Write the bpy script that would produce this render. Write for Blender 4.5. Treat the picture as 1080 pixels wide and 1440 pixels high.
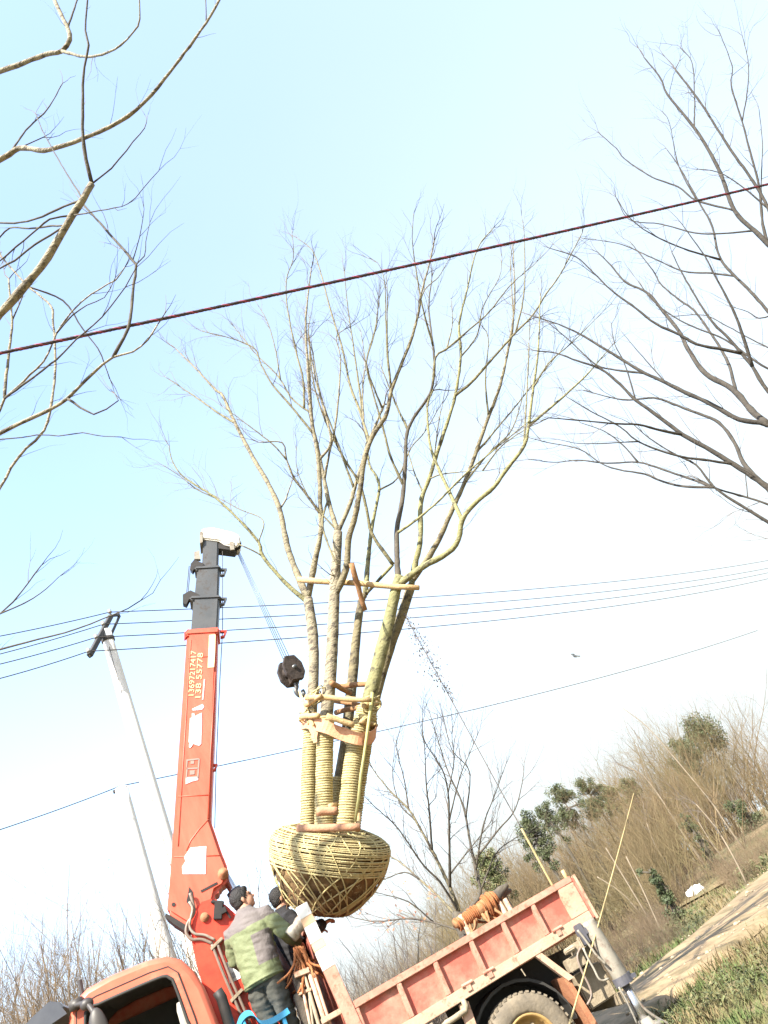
import bpy, bmesh, math, random
from mathutils import Vector, Matrix, noise
from mathutils.geometry import tessellate_polygon

scene = bpy.context.scene
for o in list(bpy.data.objects):
    bpy.data.objects.remove(o)
R = math.radians
RND = random.Random(7)

# ------------------------------------------------------------------ camera
PITCH, ROLL, FPX = R(31), R(30), 1040.0          # focal length in pixels of the 1080x1440 photograph
CAM = Vector((0, 0, 1.6))
FW = Vector((0, math.cos(PITCH), math.sin(PITCH)))
_u = Vector((0, -math.sin(PITCH), math.cos(PITCH)))
RT = Vector((1, 0, 0)) * math.cos(ROLL) - _u * math.sin(ROLL)
UP = Vector((1, 0, 0)) * math.sin(ROLL) + _u * math.cos(ROLL)
cd = bpy.data.cameras.new('camera')
cam = bpy.data.objects.new('camera', cd)
scene.collection.objects.link(cam)
cam.matrix_world = Matrix(((RT.x, UP.x, -FW.x, CAM.x), (RT.y, UP.y, -FW.y, CAM.y), (RT.z, UP.z, -FW.z, CAM.z), (0, 0, 0, 1)))
cd.sensor_fit = 'VERTICAL'
cd.sensor_height = 36.0
cd.lens = 36.0 * FPX / 1440.0
cd.clip_start = 0.05
cd.clip_end = 3000
scene.camera = cam
scene.render.resolution_x = 768
scene.render.resolution_y = 1024

# ------------------------------------------------------------------ light
TOSUN = Vector((-0.22, -0.72, 0.80)).normalized()
SUN_EL = math.asin(TOSUN.z)
SUN_AZ = math.atan2(TOSUN.x, TOSUN.y)
world = bpy.data.worlds.new('World')
scene.world = world
world.use_nodes = True
wn = world.node_tree
wn.nodes.clear()
sky = wn.nodes.new('ShaderNodeTexSky')
sky.sky_type = 'NISHITA'
sky.sun_disc = False
sky.sun_elevation = SUN_EL
sky.sun_rotation = SUN_AZ
sky.altitude = 50
sky.air_density = 1.0
sky.dust_density = 0.8
sky.ozone_density = 0.6
bg = wn.nodes.new('ShaderNodeBackground')
bg.inputs['Strength'].default_value = 0.15
wo = wn.nodes.new('ShaderNodeOutputWorld')
# thin high haze over the blue: thicker towards the horizon, as the path through it lengthens
tcw = wn.nodes.new('ShaderNodeTexCoord')
sep = wn.nodes.new('ShaderNodeSeparateXYZ')
wn.links.new(tcw.outputs['Generated'], sep.inputs[0])
mxz = wn.nodes.new('ShaderNodeMath'); mxz.operation = 'MAXIMUM'; mxz.inputs[1].default_value = 0.06
wn.links.new(sep.outputs[2], mxz.inputs[0])
nz = wn.nodes.new('ShaderNodeTexNoise'); nz.inputs['Scale'].default_value = 1.6; nz.inputs['Detail'].default_value = 5
wn.links.new(tcw.outputs['Generated'], nz.inputs[0])
nm = wn.nodes.new('ShaderNodeMapRange'); nm.inputs[1].default_value = 0.3; nm.inputs[2].default_value = 0.7; nm.inputs[3].default_value = -0.04; nm.inputs[4].default_value = 0.05
wn.links.new(nz.outputs[0], nm.inputs[0])
sx = wn.nodes.new('ShaderNodeMapRange'); sx.interpolation_type = 'SMOOTHSTEP'
sx.inputs[1].default_value = -0.5; sx.inputs[2].default_value = 0.5; sx.inputs[3].default_value = 0.05; sx.inputs[4].default_value = 0.44
wn.links.new(sep.outputs[0], sx.inputs[0])
ad = wn.nodes.new('ShaderNodeMath'); ad.operation = 'ADD'
wn.links.new(sx.outputs[0], ad.inputs[0]); wn.links.new(nm.outputs[0], ad.inputs[1])
dv = wn.nodes.new('ShaderNodeMath'); dv.operation = 'DIVIDE'
wn.links.new(ad.outputs[0], dv.inputs[0]); pz = wn.nodes.new('ShaderNodeMath'); pz.operation = 'POWER'; pz.inputs[1].default_value = 1.5
wn.links.new(mxz.outputs[0], pz.inputs[0]); wn.links.new(pz.outputs[0], dv.inputs[1])
ex = wn.nodes.new('ShaderNodeMath'); ex.operation = 'MULTIPLY'; ex.inputs[1].default_value = -1.0
wn.links.new(dv.outputs[0], ex.inputs[0])
e2_ = wn.nodes.new('ShaderNodeMath'); e2_.operation = 'EXPONENT'
wn.links.new(ex.outputs[0], e2_.inputs[0])
om = wn.nodes.new('ShaderNodeMath'); om.operation = 'SUBTRACT'; om.inputs[0].default_value = 1.0
wn.links.new(e2_.outputs[0], om.inputs[1])
veil = wn.nodes.new('ShaderNodeMix'); veil.data_type = 'RGBA'
wn.links.new(om.outputs[0], veil.inputs[0])
wn.links.new(sky.outputs[0], veil.inputs[6])
veil.inputs[7].default_value = (1.52, 1.67, 1.70, 1)
wn.links.new(veil.outputs[2], bg.inputs[0])
wn.links.new(bg.outputs[0], wo.inputs[0])
sl = bpy.data.lights.new('sun', 'SUN')
sl.energy = 3.6
sl.angle = R(0.6)
sl.color = (1.0, 0.93, 0.80)
sun = bpy.data.objects.new('sun', sl)
scene.collection.objects.link(sun)
sun.rotation_euler = (-TOSUN).to_track_quat('-Z', 'Y').to_euler()
sun.location = TOSUN * 60
vs = scene.view_settings
vs.view_transform = 'Standard'
vs.look = 'None'
vs.gamma = 1
vs.exposure = 2.22
vs.use_curve_mapping = False
scene.render.engine = 'CYCLES'

# ------------------------------------------------------------------ pixel <-> place
def ray(px, py):
    return FW * FPX + RT * (px - 540) + UP * (720 - py)
def P(px, py, Y):
    d = ray(px, py)
    return CAM + d * (Y / d.y)
def G(px, py, z=0.0):
    d = ray(px, py)
    return CAM + d * ((z - CAM.z) / d.z)
def proj(p):
    v = p - CAM
    z = v.dot(FW)
    return (540 + FPX * v.dot(RT) / z, 720 - FPX * v.dot(UP) / z)
def depth(p):
    return (p - CAM).dot(FW)
def pxr(p, r):                     # r pixels at p, in metres
    return r * depth(p) / FPX
TH = R(25)
TO = Vector((-2.6, 8.0, 0))        # ground below the near front corner of the truck bed
TU = Vector((math.cos(TH), math.sin(TH), 0))
TV = Vector((-math.sin(TH), math.cos(TH), 0))
def TP(px, py, v):                 # pixel -> truck coordinates on the vertical plane at v
    d = ray(px, py)
    t = ((TO - CAM).dot(TV) + v) / d.dot(TV)
    p = CAM + d * t
    return Vector(((p - TO).dot(TU), v, p.z))
def TW(l):                         # truck coordinates -> world
    return TO + TU * l[0] + TV * l[1] + Vector((0, 0, l[2]))
def TL(w):
    w = w - TO
    return Vector((w.dot(TU), w.dot(TV), w.z))

# ------------------------------------------------------------------ materials
def mat(name, c1, c2=None, rough=0.7, metal=0.0, scale=6.0, bump=0.0, bscale=40.0, detail=6.0, c3=None, c3scale=2.0, c3lo=0.55, c3hi=0.7, spec=0.4, stretch=None, contrast=(0.3, 0.7)):
    m = bpy.data.materials.new(name)
    m.use_nodes = True
    nt = m.node_tree
    b = nt.nodes['Principled BSDF']
    b.inputs['Roughness'].default_value = rough
    b.inputs['Metallic'].default_value = metal
    b.inputs['Specular IOR Level'].default_value = spec
    b.inputs['Base Color'].default_value = (*c1, 1)
    tc = nt.nodes.new('ShaderNodeTexCoord')
    mp = nt.nodes.new('ShaderNodeMapping')
    if stretch:
        mp.inputs['Scale'].default_value = stretch
    nt.links.new(tc.outputs['Object'], mp.inputs[0])
    col = None
    if c2:
        n = nt.nodes.new('ShaderNodeTexNoise')
        n.inputs['Scale'].default_value = scale
        n.inputs['Detail'].default_value = detail
        n.inputs['Roughness'].default_value = 0.65
        nt.links.new(mp.outputs[0], n.inputs[0])
        r = nt.nodes.new('ShaderNodeValToRGB')
        r.color_ramp.elements[0].position = contrast[0]
        r.color_ramp.elements[1].position = contrast[1]
        r.color_ramp.elements[0].color = (*c1, 1)
        r.color_ramp.elements[1].color = (*c2, 1)
        nt.links.new(n.outputs[0], r.inputs[0])
        col = r.outputs[0]
    if c3:
        n = nt.nodes.new('ShaderNodeTexNoise')
        n.inputs['Scale'].default_value = c3scale
        n.inputs['Detail'].default_value = 8
        n.inputs['Roughness'].default_value = 0.7
        nt.links.new(mp.outputs[0], n.inputs[0])
        r = nt.nodes.new('ShaderNodeValToRGB')
        r.color_ramp.elements[0].position = c3lo
        r.color_ramp.elements[1].position = c3hi
        nt.links.new(n.outputs[0], r.inputs[0])
        mx = nt.nodes.new('ShaderNodeMix')
        mx.data_type = 'RGBA'
        nt.links.new(r.outputs[0], mx.inputs[0])
        if col:
            nt.links.new(col, mx.inputs[6])
        else:
            mx.inputs[6].default_value = (*c1, 1)
        mx.inputs[7].default_value = (*c3, 1)
        col = mx.outputs[2]
    if col:
        nt.links.new(col, b.inputs['Base Color'])
    if bump:
        n = nt.nodes.new('ShaderNodeTexNoise')
        n.inputs['Scale'].default_value = bscale
        n.inputs['Detail'].default_value = 6
        nt.links.new(mp.outputs[0], n.inputs[0])
        bm_ = nt.nodes.new('ShaderNodeBump')
        bm_.inputs['Strength'].default_value = bump
        bm_.inputs['Distance'].default_value = 0.02
        nt.links.new(n.outputs[0], bm_.inputs['Height'])
        nt.links.new(bm_.outputs[0], b.inputs['Normal'])
    return m

M = {}
M['cab_paint'] = mat('cab_paint', (0.50, 0.095, 0.055), (0.56, 0.14, 0.085), 0.42, scale=3, c3=(0.52, 0.30, 0.21), c3scale=2.2, c3lo=0.52, c3hi=0.85, bump=0.04, bscale=14)
M['boom_paint'] = mat('boom_paint', (0.55, 0.082, 0.048), (0.57, 0.125, 0.078), 0.42, scale=3, c3=(0.36, 0.10, 0.06), c3scale=4, c3lo=0.56, c3hi=0.74, bump=0.06, bscale=8, stretch=(3, 3, 0.6))
M['column_paint'] = mat('column_paint', (0.55, 0.030, 0.018), (0.58, 0.07, 0.035), 0.4, scale=3, c3=(0.25, 0.06, 0.03), c3scale=7, c3lo=0.62, c3hi=0.72, bump=0.03, bscale=8)
M['bed_paint'] = mat('bed_paint', (0.41, 0.088, 0.062), (0.47, 0.195, 0.14), 0.65, scale=3.2, c3=(0.24, 0.11, 0.075), c3scale=6, c3lo=0.54, c3hi=0.68, bump=0.2, bscale=22, contrast=(0.38, 0.62))
M['bed_frame'] = mat('bed_frame', (0.40, 0.155, 0.11), (0.47, 0.26, 0.19), 0.7, scale=5, c3=(0.26, 0.10, 0.06), c3scale=9, c3lo=0.52, c3hi=0.66, bump=0.2, bscale=40)
M['sill'] = mat('sill', (0.42, 0.31, 0.225), (0.46, 0.25, 0.17), 0.8, scale=4, c3=(0.22, 0.11, 0.07), c3scale=10, c3lo=0.54, c3hi=0.66, bump=0.2, bscale=40)
M['white_paint'] = mat('white_paint', (0.72, 0.68, 0.62), (0.8, 0.78, 0.74), 0.5, scale=6, c3=(0.42, 0.28, 0.2), c3scale=12, c3lo=0.62, c3hi=0.72)
M['faded_stripe'] = mat('faded_stripe', (0.62, 0.45, 0.26), (0.66, 0.40, 0.25), 0.6, scale=8)
M['sticker'] = mat('sticker', (0.82, 0.82, 0.82), (0.78, 0.79, 0.8), 0.4, scale=8)
M['letter'] = mat('letter', (0.74, 0.60, 0.32), (0.66, 0.42, 0.22), 0.5, scale=20)
M['decal_dark'] = mat('decal_dark', (0.20, 0.17, 0.16), (0.30, 0.20, 0.16), 0.6, scale=14)
M['decal_grey'] = mat('decal_grey', (0.36, 0.36, 0.38), (0.45, 0.42, 0.42), 0.6, scale=14)
M['steel'] = mat('steel', (0.075, 0.08, 0.085), (0.115, 0.115, 0.115), 0.42, 0.45, scale=4, c3=(0.07, 0.055, 0.045), c3scale=8, c3lo=0.55, c3hi=0.7)
M['black_metal'] = mat('black_metal', (0.018, 0.018, 0.019), (0.035, 0.03, 0.027), 0.6, 0.2, scale=9)
M['chassis'] = mat('chassis', (0.045, 0.04, 0.035), (0.10, 0.08, 0.06), 0.8, scale=7, bump=0.3)
M['rust'] = mat('rust', (0.26, 0.10, 0.05), (0.36, 0.17, 0.09), 0.85, scale=9, bump=0.3)
M['grey_paint'] = mat('grey_paint', (0.20, 0.185, 0.155), (0.30, 0.27, 0.22), 0.6, 0.1, scale=6, c3=(0.13, 0.085, 0.06), c3scale=9, c3lo=0.52, c3hi=0.66)
M['blue_paint'] = mat('blue_paint', (0.06, 0.062, 0.085), (0.11, 0.105, 0.11), 0.55, scale=12)
M['dusty_iron'] = mat('dusty_iron', (0.30, 0.25, 0.18), (0.2, 0.16, 0.11), 0.85, scale=12, bump=0.3)
M['chrome'] = mat('chrome', (0.55, 0.55, 0.57), None, 0.22, 0.9)
M['rubber'] = mat('rubber', (0.10, 0.085, 0.065), (0.19, 0.155, 0.11), 0.9, scale=8, bump=0.35, bscale=30)
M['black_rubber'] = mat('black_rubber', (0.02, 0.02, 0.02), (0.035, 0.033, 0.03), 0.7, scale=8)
M['rim'] = mat('rim', (0.42, 0.28, 0.10), (0.25, 0.15, 0.07), 0.6, 0.2, scale=9)
M['mirror_black'] = mat('mirror_black', (0.035, 0.03, 0.03), (0.05, 0.045, 0.04), 0.5, scale=5)
M['visor'] = mat('visor', (0.055, 0.06, 0.075), (0.08, 0.085, 0.10), 0.35, scale=4)
M['interior'] = mat('interior', (0.05, 0.05, 0.05), (0.075, 0.07, 0.065), 0.85, scale=5)
M['seat_fabric'] = mat('seat_fabric', (0.30, 0.28, 0.25), (0.38, 0.36, 0.32), 0.9, scale=9)
M['hose'] = mat('hose', (0.20, 0.155, 0.125), (0.14, 0.11, 0.09), 0.45, scale=20)
M['straw'] = mat('straw', (0.40, 0.325, 0.155), (0.50, 0.43, 0.235), 0.9, scale=22, c3=(0.26, 0.19, 0.08), c3scale=14, c3lo=0.52, c3hi=0.7, bump=0.6, bscale=120)
M['straw_net'] = mat('straw_net', (0.38, 0.305, 0.13), (0.49, 0.42, 0.225), 0.9, scale=12, bump=0.5, bscale=120)
M['soil'] = mat('soil', (0.115, 0.068, 0.03), (0.19, 0.12, 0.052), 0.95, scale=8, bump=0.9, bscale=22, c3=(0.06, 0.038, 0.02), c3scale=6, c3lo=0.5, c3hi=0.65)
M['bark'] = mat('bark', (0.125, 0.105, 0.064), (0.225, 0.195, 0.118), 0.9, scale=9, bump=0.8, bscale=24, c3=(0.055, 0.045, 0.035), c3scale=7, c3lo=0.5, c3hi=0.62, stretch=(1, 1, 1.6))
M['bark_green'] = mat('bark_green', (0.14, 0.135, 0.062), (0.245, 0.23, 0.115), 0.9, scale=9, bump=0.7, bscale=24, c3=(0.06, 0.053, 0.036), c3scale=8, c3lo=0.52, c3hi=0.62, stretch=(1, 1, 1.6))
M['bark_pale'] = mat('bark_pale', (0.235, 0.205, 0.135), (0.16, 0.14, 0.092), 0.85, scale=9, bump=0.7, bscale=28, c3=(0.065, 0.055, 0.042), c3scale=9, c3lo=0.51, c3hi=0.62, stretch=(1, 1, 1.8))
M['bark_trunk'] = mat('bark_trunk', (0.27, 0.235, 0.165), (0.185, 0.16, 0.11), 0.85, scale=9, bump=0.9, bscale=26, c3=(0.075, 0.062, 0.05), c3scale=9, c3lo=0.5, c3hi=0.6, stretch=(1, 1, 2.2))
M['bark_limb'] = mat('bark_limb', (0.11, 0.098, 0.052), (0.195, 0.172, 0.094), 0.9, scale=9, bump=0.6, bscale=28, c3=(0.05, 0.042, 0.03), c3scale=8, c3lo=0.52, c3hi=0.64)
M['bark_black'] = mat('bark_black', (0.030, 0.026, 0.022), (0.062, 0.053, 0.042), 0.9, scale=9, bump=0.5, bscale=28)  # dark grey-black bark of the tree reaching over the road
M['stone'] = mat('stone', (0.26, 0.20, 0.13), (0.36, 0.30, 0.21), 0.9, scale=9)
M['bark_dark'] = mat('bark_dark', (0.05, 0.043, 0.037), (0.10, 0.085, 0.062), 0.9, scale=8, bump=0.4, bscale=30)
M['twig'] = mat('twig', (0.085, 0.064, 0.038), (0.135, 0.105, 0.062), 0.9, scale=4)
M['twig_grey'] = mat('twig_grey', (0.075, 0.063, 0.058), (0.13, 0.11, 0.095), 0.9, scale=2)
M['brush_tan'] = mat('brush_tan', (0.12, 0.083, 0.05), (0.20, 0.145, 0.085), 0.95, scale=0.6, c3=(0.085, 0.065, 0.05), c3scale=0.35, c3lo=0.45, c3hi=0.65)
M['brush_brown'] = mat('brush_brown', (0.12, 0.078, 0.044), (0.20, 0.14, 0.078), 0.95, scale=0.25, c3=(0.14, 0.12, 0.055), c3scale=0.10, c3lo=0.42, c3hi=0.62)
M['sapling'] = mat('sapling', (0.23, 0.185, 0.13), (0.15, 0.12, 0.085), 0.9, scale=5)
M['wood_pale'] = mat('wood_pale', (0.46, 0.33, 0.17), (0.36, 0.235, 0.11), 0.8, scale=9, bump=0.3, bscale=40, c3=(0.24, 0.15, 0.08), c3scale=12, c3lo=0.55, c3hi=0.68)
M['wood_brown'] = mat('wood_brown', (0.20, 0.095, 0.04), (0.30, 0.165, 0.08), 0.85, scale=8, bump=0.4, bscale=40)
M['wood_red'] = mat('wood_red', (0.30, 0.15, 0.085), (0.40, 0.225, 0.14), 0.85, scale=8, bump=0.4, bscale=40)
M['bamboo'] = mat('bamboo', (0.36, 0.285, 0.14), (0.27, 0.205, 0.095), 0.6, scale=9)
M['bamboo_green'] = mat('bamboo_green', (0.33, 0.31, 0.11), (0.40, 0.36, 0.16), 0.6, scale=6)
M['strap'] = mat('strap', (0.50, 0.235, 0.13), (0.55, 0.30, 0.18), 0.8, scale=10, bump=0.3, bscale=90, c3=(0.36, 0.15, 0.08), c3scale=7, c3lo=0.55, c3hi=0.7)
M['orange_rope'] = mat('orange_rope', (0.27, 0.075, 0.022), (0.30, 0.14, 0.06), 0.95, scale=14, bump=0.5, bscale=80)
M['cable_black'] = mat('cable_black', (0.03, 0.02, 0.025), (0.05, 0.03, 0.035), 0.6, scale=9)
M['cable_red'] = mat('cable_red', (0.26, 0.03, 0.06), (0.2, 0.03, 0.05), 0.6, scale=9)
M['wire'] = mat('wire', (0.045, 0.038, 0.034), None, 0.7)
M['concrete'] = mat('concrete', (0.66, 0.64, 0.60), (0.74, 0.72, 0.68), 0.9, scale=5, bump=0.1, c3=(0.5, 0.47, 0.42), c3scale=3, c3lo=0.6, c3hi=0.75)
M['crossarm'] = mat('crossarm', (0.05, 0.05, 0.055), (0.08, 0.075, 0.07), 0.7, 0.3, scale=9)
M['porcelain'] = mat('porcelain', (0.3, 0.29, 0.28), None, 0.3)
M['skin'] = mat('skin', (0.36, 0.185, 0.12), (0.40, 0.215, 0.145), 0.55, scale=9)
M['hair'] = mat('hair', (0.005, 0.0045, 0.0045), (0.016, 0.013, 0.012), 0.6, scale=60, bump=0.6, bscale=120)
M['jacket_green'] = mat('jacket_green', (0.118, 0.138, 0.068), (0.15, 0.17, 0.088), 0.75, scale=9, bump=0.4, bscale=30)
M['jacket_grey'] = mat('jacket_grey', (0.105, 0.090, 0.087), (0.13, 0.112, 0.106), 0.8, scale=9, bump=0.4, bscale=30)
M['jacket_dark'] = mat('jacket_dark', (0.010, 0.010, 0.012), (0.018, 0.017, 0.019), 0.9, scale=9, bump=0.2)
M['trousers'] = mat('trousers', (0.042, 0.044, 0.038), (0.072, 0.07, 0.06), 0.9, scale=6, bump=0.3, bscale=25)
M['shoe'] = mat('shoe', (0.04, 0.035, 0.03), None, 0.6)
M['blue_plastic'] = mat('blue_plastic', (0.05, 0.28, 0.50), (0.07, 0.33, 0.54), 0.3, scale=5, spec=0.5)
M['leaf_dark'] = mat('leaf_dark', (0.040, 0.058, 0.026), (0.08, 0.098, 0.042), 0.7, scale=1.3, c3=(0.095, 0.10, 0.045), c3scale=0.6, c3lo=0.45, c3hi=0.65)
M['leaf_mid'] = mat('leaf_mid', (0.07, 0.09, 0.032), (0.13, 0.14, 0.058), 0.75, scale=6, c3=(0.17, 0.135, 0.07), c3scale=4, c3lo=0.5, c3hi=0.6)
M['dry_leaf'] = mat('dry_leaf', (0.13, 0.10, 0.08), (0.20, 0.16, 0.12), 0.9, scale=8)
M['red_leaf'] = mat('red_leaf', (0.30, 0.10, 0.06), (0.34, 0.17, 0.09), 0.9, scale=8)
M['grass_dry'] = mat('grass_dry', (0.115, 0.088, 0.042), (0.19, 0.145, 0.072), 0.95, scale=1.3, c3=(0.07, 0.10, 0.03), c3scale=0.8, c3lo=0.44, c3hi=0.56)
M['white_bag'] = mat('white_bag', (0.75, 0.75, 0.74), None, 0.5)
M['ground'] = mat('ground', (0.155, 0.108, 0.055), (0.225, 0.165, 0.085), 0.95, scale=0.7, bump=0.6, bscale=3, c3=(0.085, 0.09, 0.036), c3scale=0.4, c3lo=0.43, c3hi=0.58)
M['road'] = mat('road', (0.205, 0.14, 0.076), (0.285, 0.205, 0.118), 0.95, scale=0.9, bump=0.9, bscale=5, c3=(0.13, 0.10, 0.05), c3scale=1.7, c3lo=0.46, c3hi=0.6)
M['block_iron'] = mat('block_iron', (0.022, 0.016, 0.014), (0.06, 0.045, 0.036), 0.65, 0.2, scale=14, bump=0.4, bscale=30)
M['bird'] = mat('bird', (0.06, 0.065, 0.06), (0.12, 0.12, 0.11), 0.9, scale=20)
def glass_mat():
    m = bpy.data.materials.new('glass')
    m.use_nodes = True
    b = m.node_tree.nodes['Principled BSDF']
    b.inputs['Base Color'].default_value = (0.55, 0.6, 0.6, 1)
    b.inputs['Roughness'].default_value = 0.05
    b.inputs['Transmission Weight'].default_value = 1.0
    b.inputs['IOR'].default_value = 1.1
    return m
M['glass'] = glass_mat()

# ------------------------------------------------------------------ mesh builder
COL = scene.collection
class MB:
    def __init__(s):
        s.v = []; s.f = []; s.mi = []
    def add(s, vs_, fs_, mi=0):
        o = len(s.v)
        s.v.extend(vs_)
        for f in fs_:
            s.f.append(tuple(i + o for i in f)); s.mi.append(mi)
    def tube(s, pts, rad, n=6, cap=True, mi=0, flat=1.0):
        k = len(pts)
        if k < 2: return
        if not hasattr(rad, '__len__'): rad = [rad] * k
        pts = [Vector(p) for p in pts]
        o = len(s.v)
        t = (pts[1] - pts[0]).normalized()
        ref = Vector((0, 0, 1)) if abs(t.z) < 0.9 else Vector((1, 0, 0))
        a = t.cross(ref).normalized()
        for i in range(k):
            if i == 0: t = pts[1] - pts[0]
            elif i == k - 1: t = pts[-1] - pts[-2]
            else: t = pts[i + 1] - pts[i - 1]
            if t.length < 1e-9: t = Vector((0, 0, 1))
            t.normalize()
            a = a - t * a.dot(t)
            if a.length < 1e-6: a = t.orthogonal()
            a.normalize()
            b = t.cross(a)
            for j in range(n):
                an = 2 * math.pi * j / n
                s.v.append(pts[i] + (a * math.cos(an) + b * (math.sin(an) * flat)) * rad[i])
        for i in range(k - 1):
            for j in range(n):
                j2 = (j + 1) % n
                s.f.append((o + i * n + j, o + i * n + j2, o + (i + 1) * n + j2, o + (i + 1) * n + j)); s.mi.append(mi)
        if cap:
            s.f.append(tuple(o + j for j in reversed(range(n)))); s.mi.append(mi)
            s.f.append(tuple(o + (k - 1) * n + j for j in range(n))); s.mi.append(mi)
    def box(s, c, size, rot=None, mi=0):
        c = Vector(c); hx, hy, hz = [x / 2 for x in size]
        vs_ = []
        for x in (-hx, hx):
            for y in (-hy, hy):
                for z in (-hz, hz):
                    p = Vector((x, y, z))
                    if rot is not None: p = rot @ p
                    vs_.append(c + p)
        s.add(vs_, [(0, 1, 3, 2), (4, 6, 7, 5), (0, 4, 5, 1), (2, 3, 7, 6), (0, 2, 6, 4), (1, 5, 7, 3)], mi)
    def bar(s, a, b, w, h, upv=(0, 0, 1), mi=0):     # box from a to b, w across, h along up
        a = Vector(a); b = Vector(b); t = (b - a); L = t.length; t.normalize()
        side = t.cross(Vector(upv)).normalized(); u2 = side.cross(t)
        rot = Matrix((t, side, u2)).transposed()
        s.box((a + b) / 2, (L, w, h), rot, mi)
    def prism(s, poly, fn, d0, d1, holes=(), mi=0):  # poly 2D -> fn(x, y, d)
        loops = [list(poly)] + [list(h) for h in holes]
        flat = [p for l in loops for p in l]
        tris = tessellate_polygon([[Vector((p[0], p[1], 0)) for p in l] for l in loops])
        n = len(flat)
        vs_ = [Vector(fn(p[0], p[1], d0)) for p in flat] + [Vector(fn(p[0], p[1], d1)) for p in flat]
        fs_ = [tuple(t) for t in tris] + [tuple(i + n for i in reversed(t)) for t in tris]
        o = 0
        for l in loops:
            k = len(l)
            for i in range(k):
                j = (i + 1) % k
                fs_.append((o + i, o + j, o + j + n, o + i + n))
            o += k
        s.add(vs_, fs_, mi)
    def ellipsoid(s, c, r, seg=16, rings=10, rot=None, mi=0):
        c = Vector(c); vs_ = []; fs_ = []
        for i in range(rings + 1):
            ph = math.pi * i / rings
            for j in range(seg):
                an = 2 * math.pi * j / seg
                p = Vector((r[0] * math.sin(ph) * math.cos(an), r[1] * math.sin(ph) * math.sin(an), r[2] * math.cos(ph)))
                if rot is not None: p = rot @ p
                vs_.append(c + p)
        for i in range(rings):
            for j in range(seg):
                j2 = (j + 1) % seg
                fs_.append((i * seg + j, (i + 1) * seg + j, (i + 1) * seg + j2, i * seg + j2))
        s.add(vs_, fs_, mi)
    def lathe(s, prof, c, axis, seg=24, mi=0, start=0.0):     # prof: (radius, along)
        c = Vector(c); axis = Vector(axis).normalized(); a = axis.orthogonal().normalized(); b = axis.cross(a)
        vs_ = []; fs_ = []
        for (r, h) in prof:
            for j in range(seg):
                an = start + 2 * math.pi * j / seg
                vs_.append(c + axis * h + (a * math.cos(an) + b * math.sin(an)) * r)
        for i in range(len(prof) - 1):
            for j in range(seg):
                j2 = (j + 1) % seg
                fs_.append((i * seg + j, i * seg + j2, (i + 1) * seg + j2, (i + 1) * seg + j))
        s.add(vs_, fs_, mi)
    def build(s, name, mats, parent=None, origin=None, smooth=False, bevel=0.0, fix=True):
        me = bpy.data.meshes.new(name)
        if origin is not None:
            o3 = Vector(origin); vs_ = [Vector(p) - o3 for p in s.v]
        else:
            vs_ = s.v
        me.from_pydata([tuple(p) for p in vs_], [], s.f)
        if not isinstance(mats, (list, tuple)): mats = [mats]
        for m in mats: me.materials.append(M[m] if isinstance(m, str) else m)
        if len(mats) > 1:
            me.polygons.foreach_set('material_index', s.mi)
        if fix or bevel:
            bm = bmesh.new(); bm.from_mesh(me)
            if bevel:
                bmesh.ops.remove_doubles(bm, verts=bm.verts, dist=1e-5)
            bmesh.ops.recalc_face_normals(bm, faces=bm.faces)
            if bevel:
                es = [e for e in bm.edges if len(e.link_faces) == 2 and e.calc_face_angle(0) > 0.5]
                bmesh.ops.bevel(bm, geom=es, offset=bevel, segments=2, affect='EDGES', clamp_overlap=True)
            bm.to_mesh(me); bm.free()
        if smooth:
            me.polygons.foreach_set('use_smooth', [True] * len(me.polygons))
        me.update()
        ob = bpy.data.objects.new(name, me)
        COL.objects.link(ob)
        if parent is not None:
            ob.parent = parent
        elif origin is not None:
            ob.location = origin
        return ob

def empty(name, loc, rz=0.0, label=None, cat=None, group=None):
    o = bpy.data.objects.new(name, None)
    COL.objects.link(o)
    o.location = loc
    o.rotation_euler = (0, 0, rz)
    o.empty_display_size = 0.2
    if label: tag(o, label, cat, group)
    return o
def tag(o, label=None, cat=None, group=None, kind=None):
    if label: o['label'] = label
    if cat: o['category'] = cat
    if group: o['group'] = group
    if kind: o['kind'] = kind
    return o
def copy_tree(o, parent=None):
    c = o.copy(); COL.objects.link(c); c.parent = parent
    for ch in list(o.children): copy_tree(ch, c)
    return c
def lerp(a, b, t): return a + (b - a) * t
def catmull(pts, step):
    pts = [Vector(p) for p in pts]
    if len(pts) < 3:
        n = max(2, int((pts[-1] - pts[0]).length / step) + 1)
        return [pts[0].lerp(pts[-1], i / (n - 1)) for i in range(n)]
    ext = [pts[0] * 2 - pts[1]] + pts + [pts[-1] * 2 - pts[-2]]
    out = []
    for i in range(1, len(ext) - 2):
        p0, p1, p2, p3 = ext[i - 1:i + 3]
        n = max(1, int(math.ceil((p2 - p1).length / step)))
        for k in range(n):
            t = k / n
            out.append(0.5 * ((2 * p1) + (p2 - p0) * t + (2 * p0 - 5 * p1 + 4 * p2 - p3) * t * t + (3 * p1 - p0 - 3 * p2 + p3) * t ** 3))
    out.append(pts[-1].copy())
    return out

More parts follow.
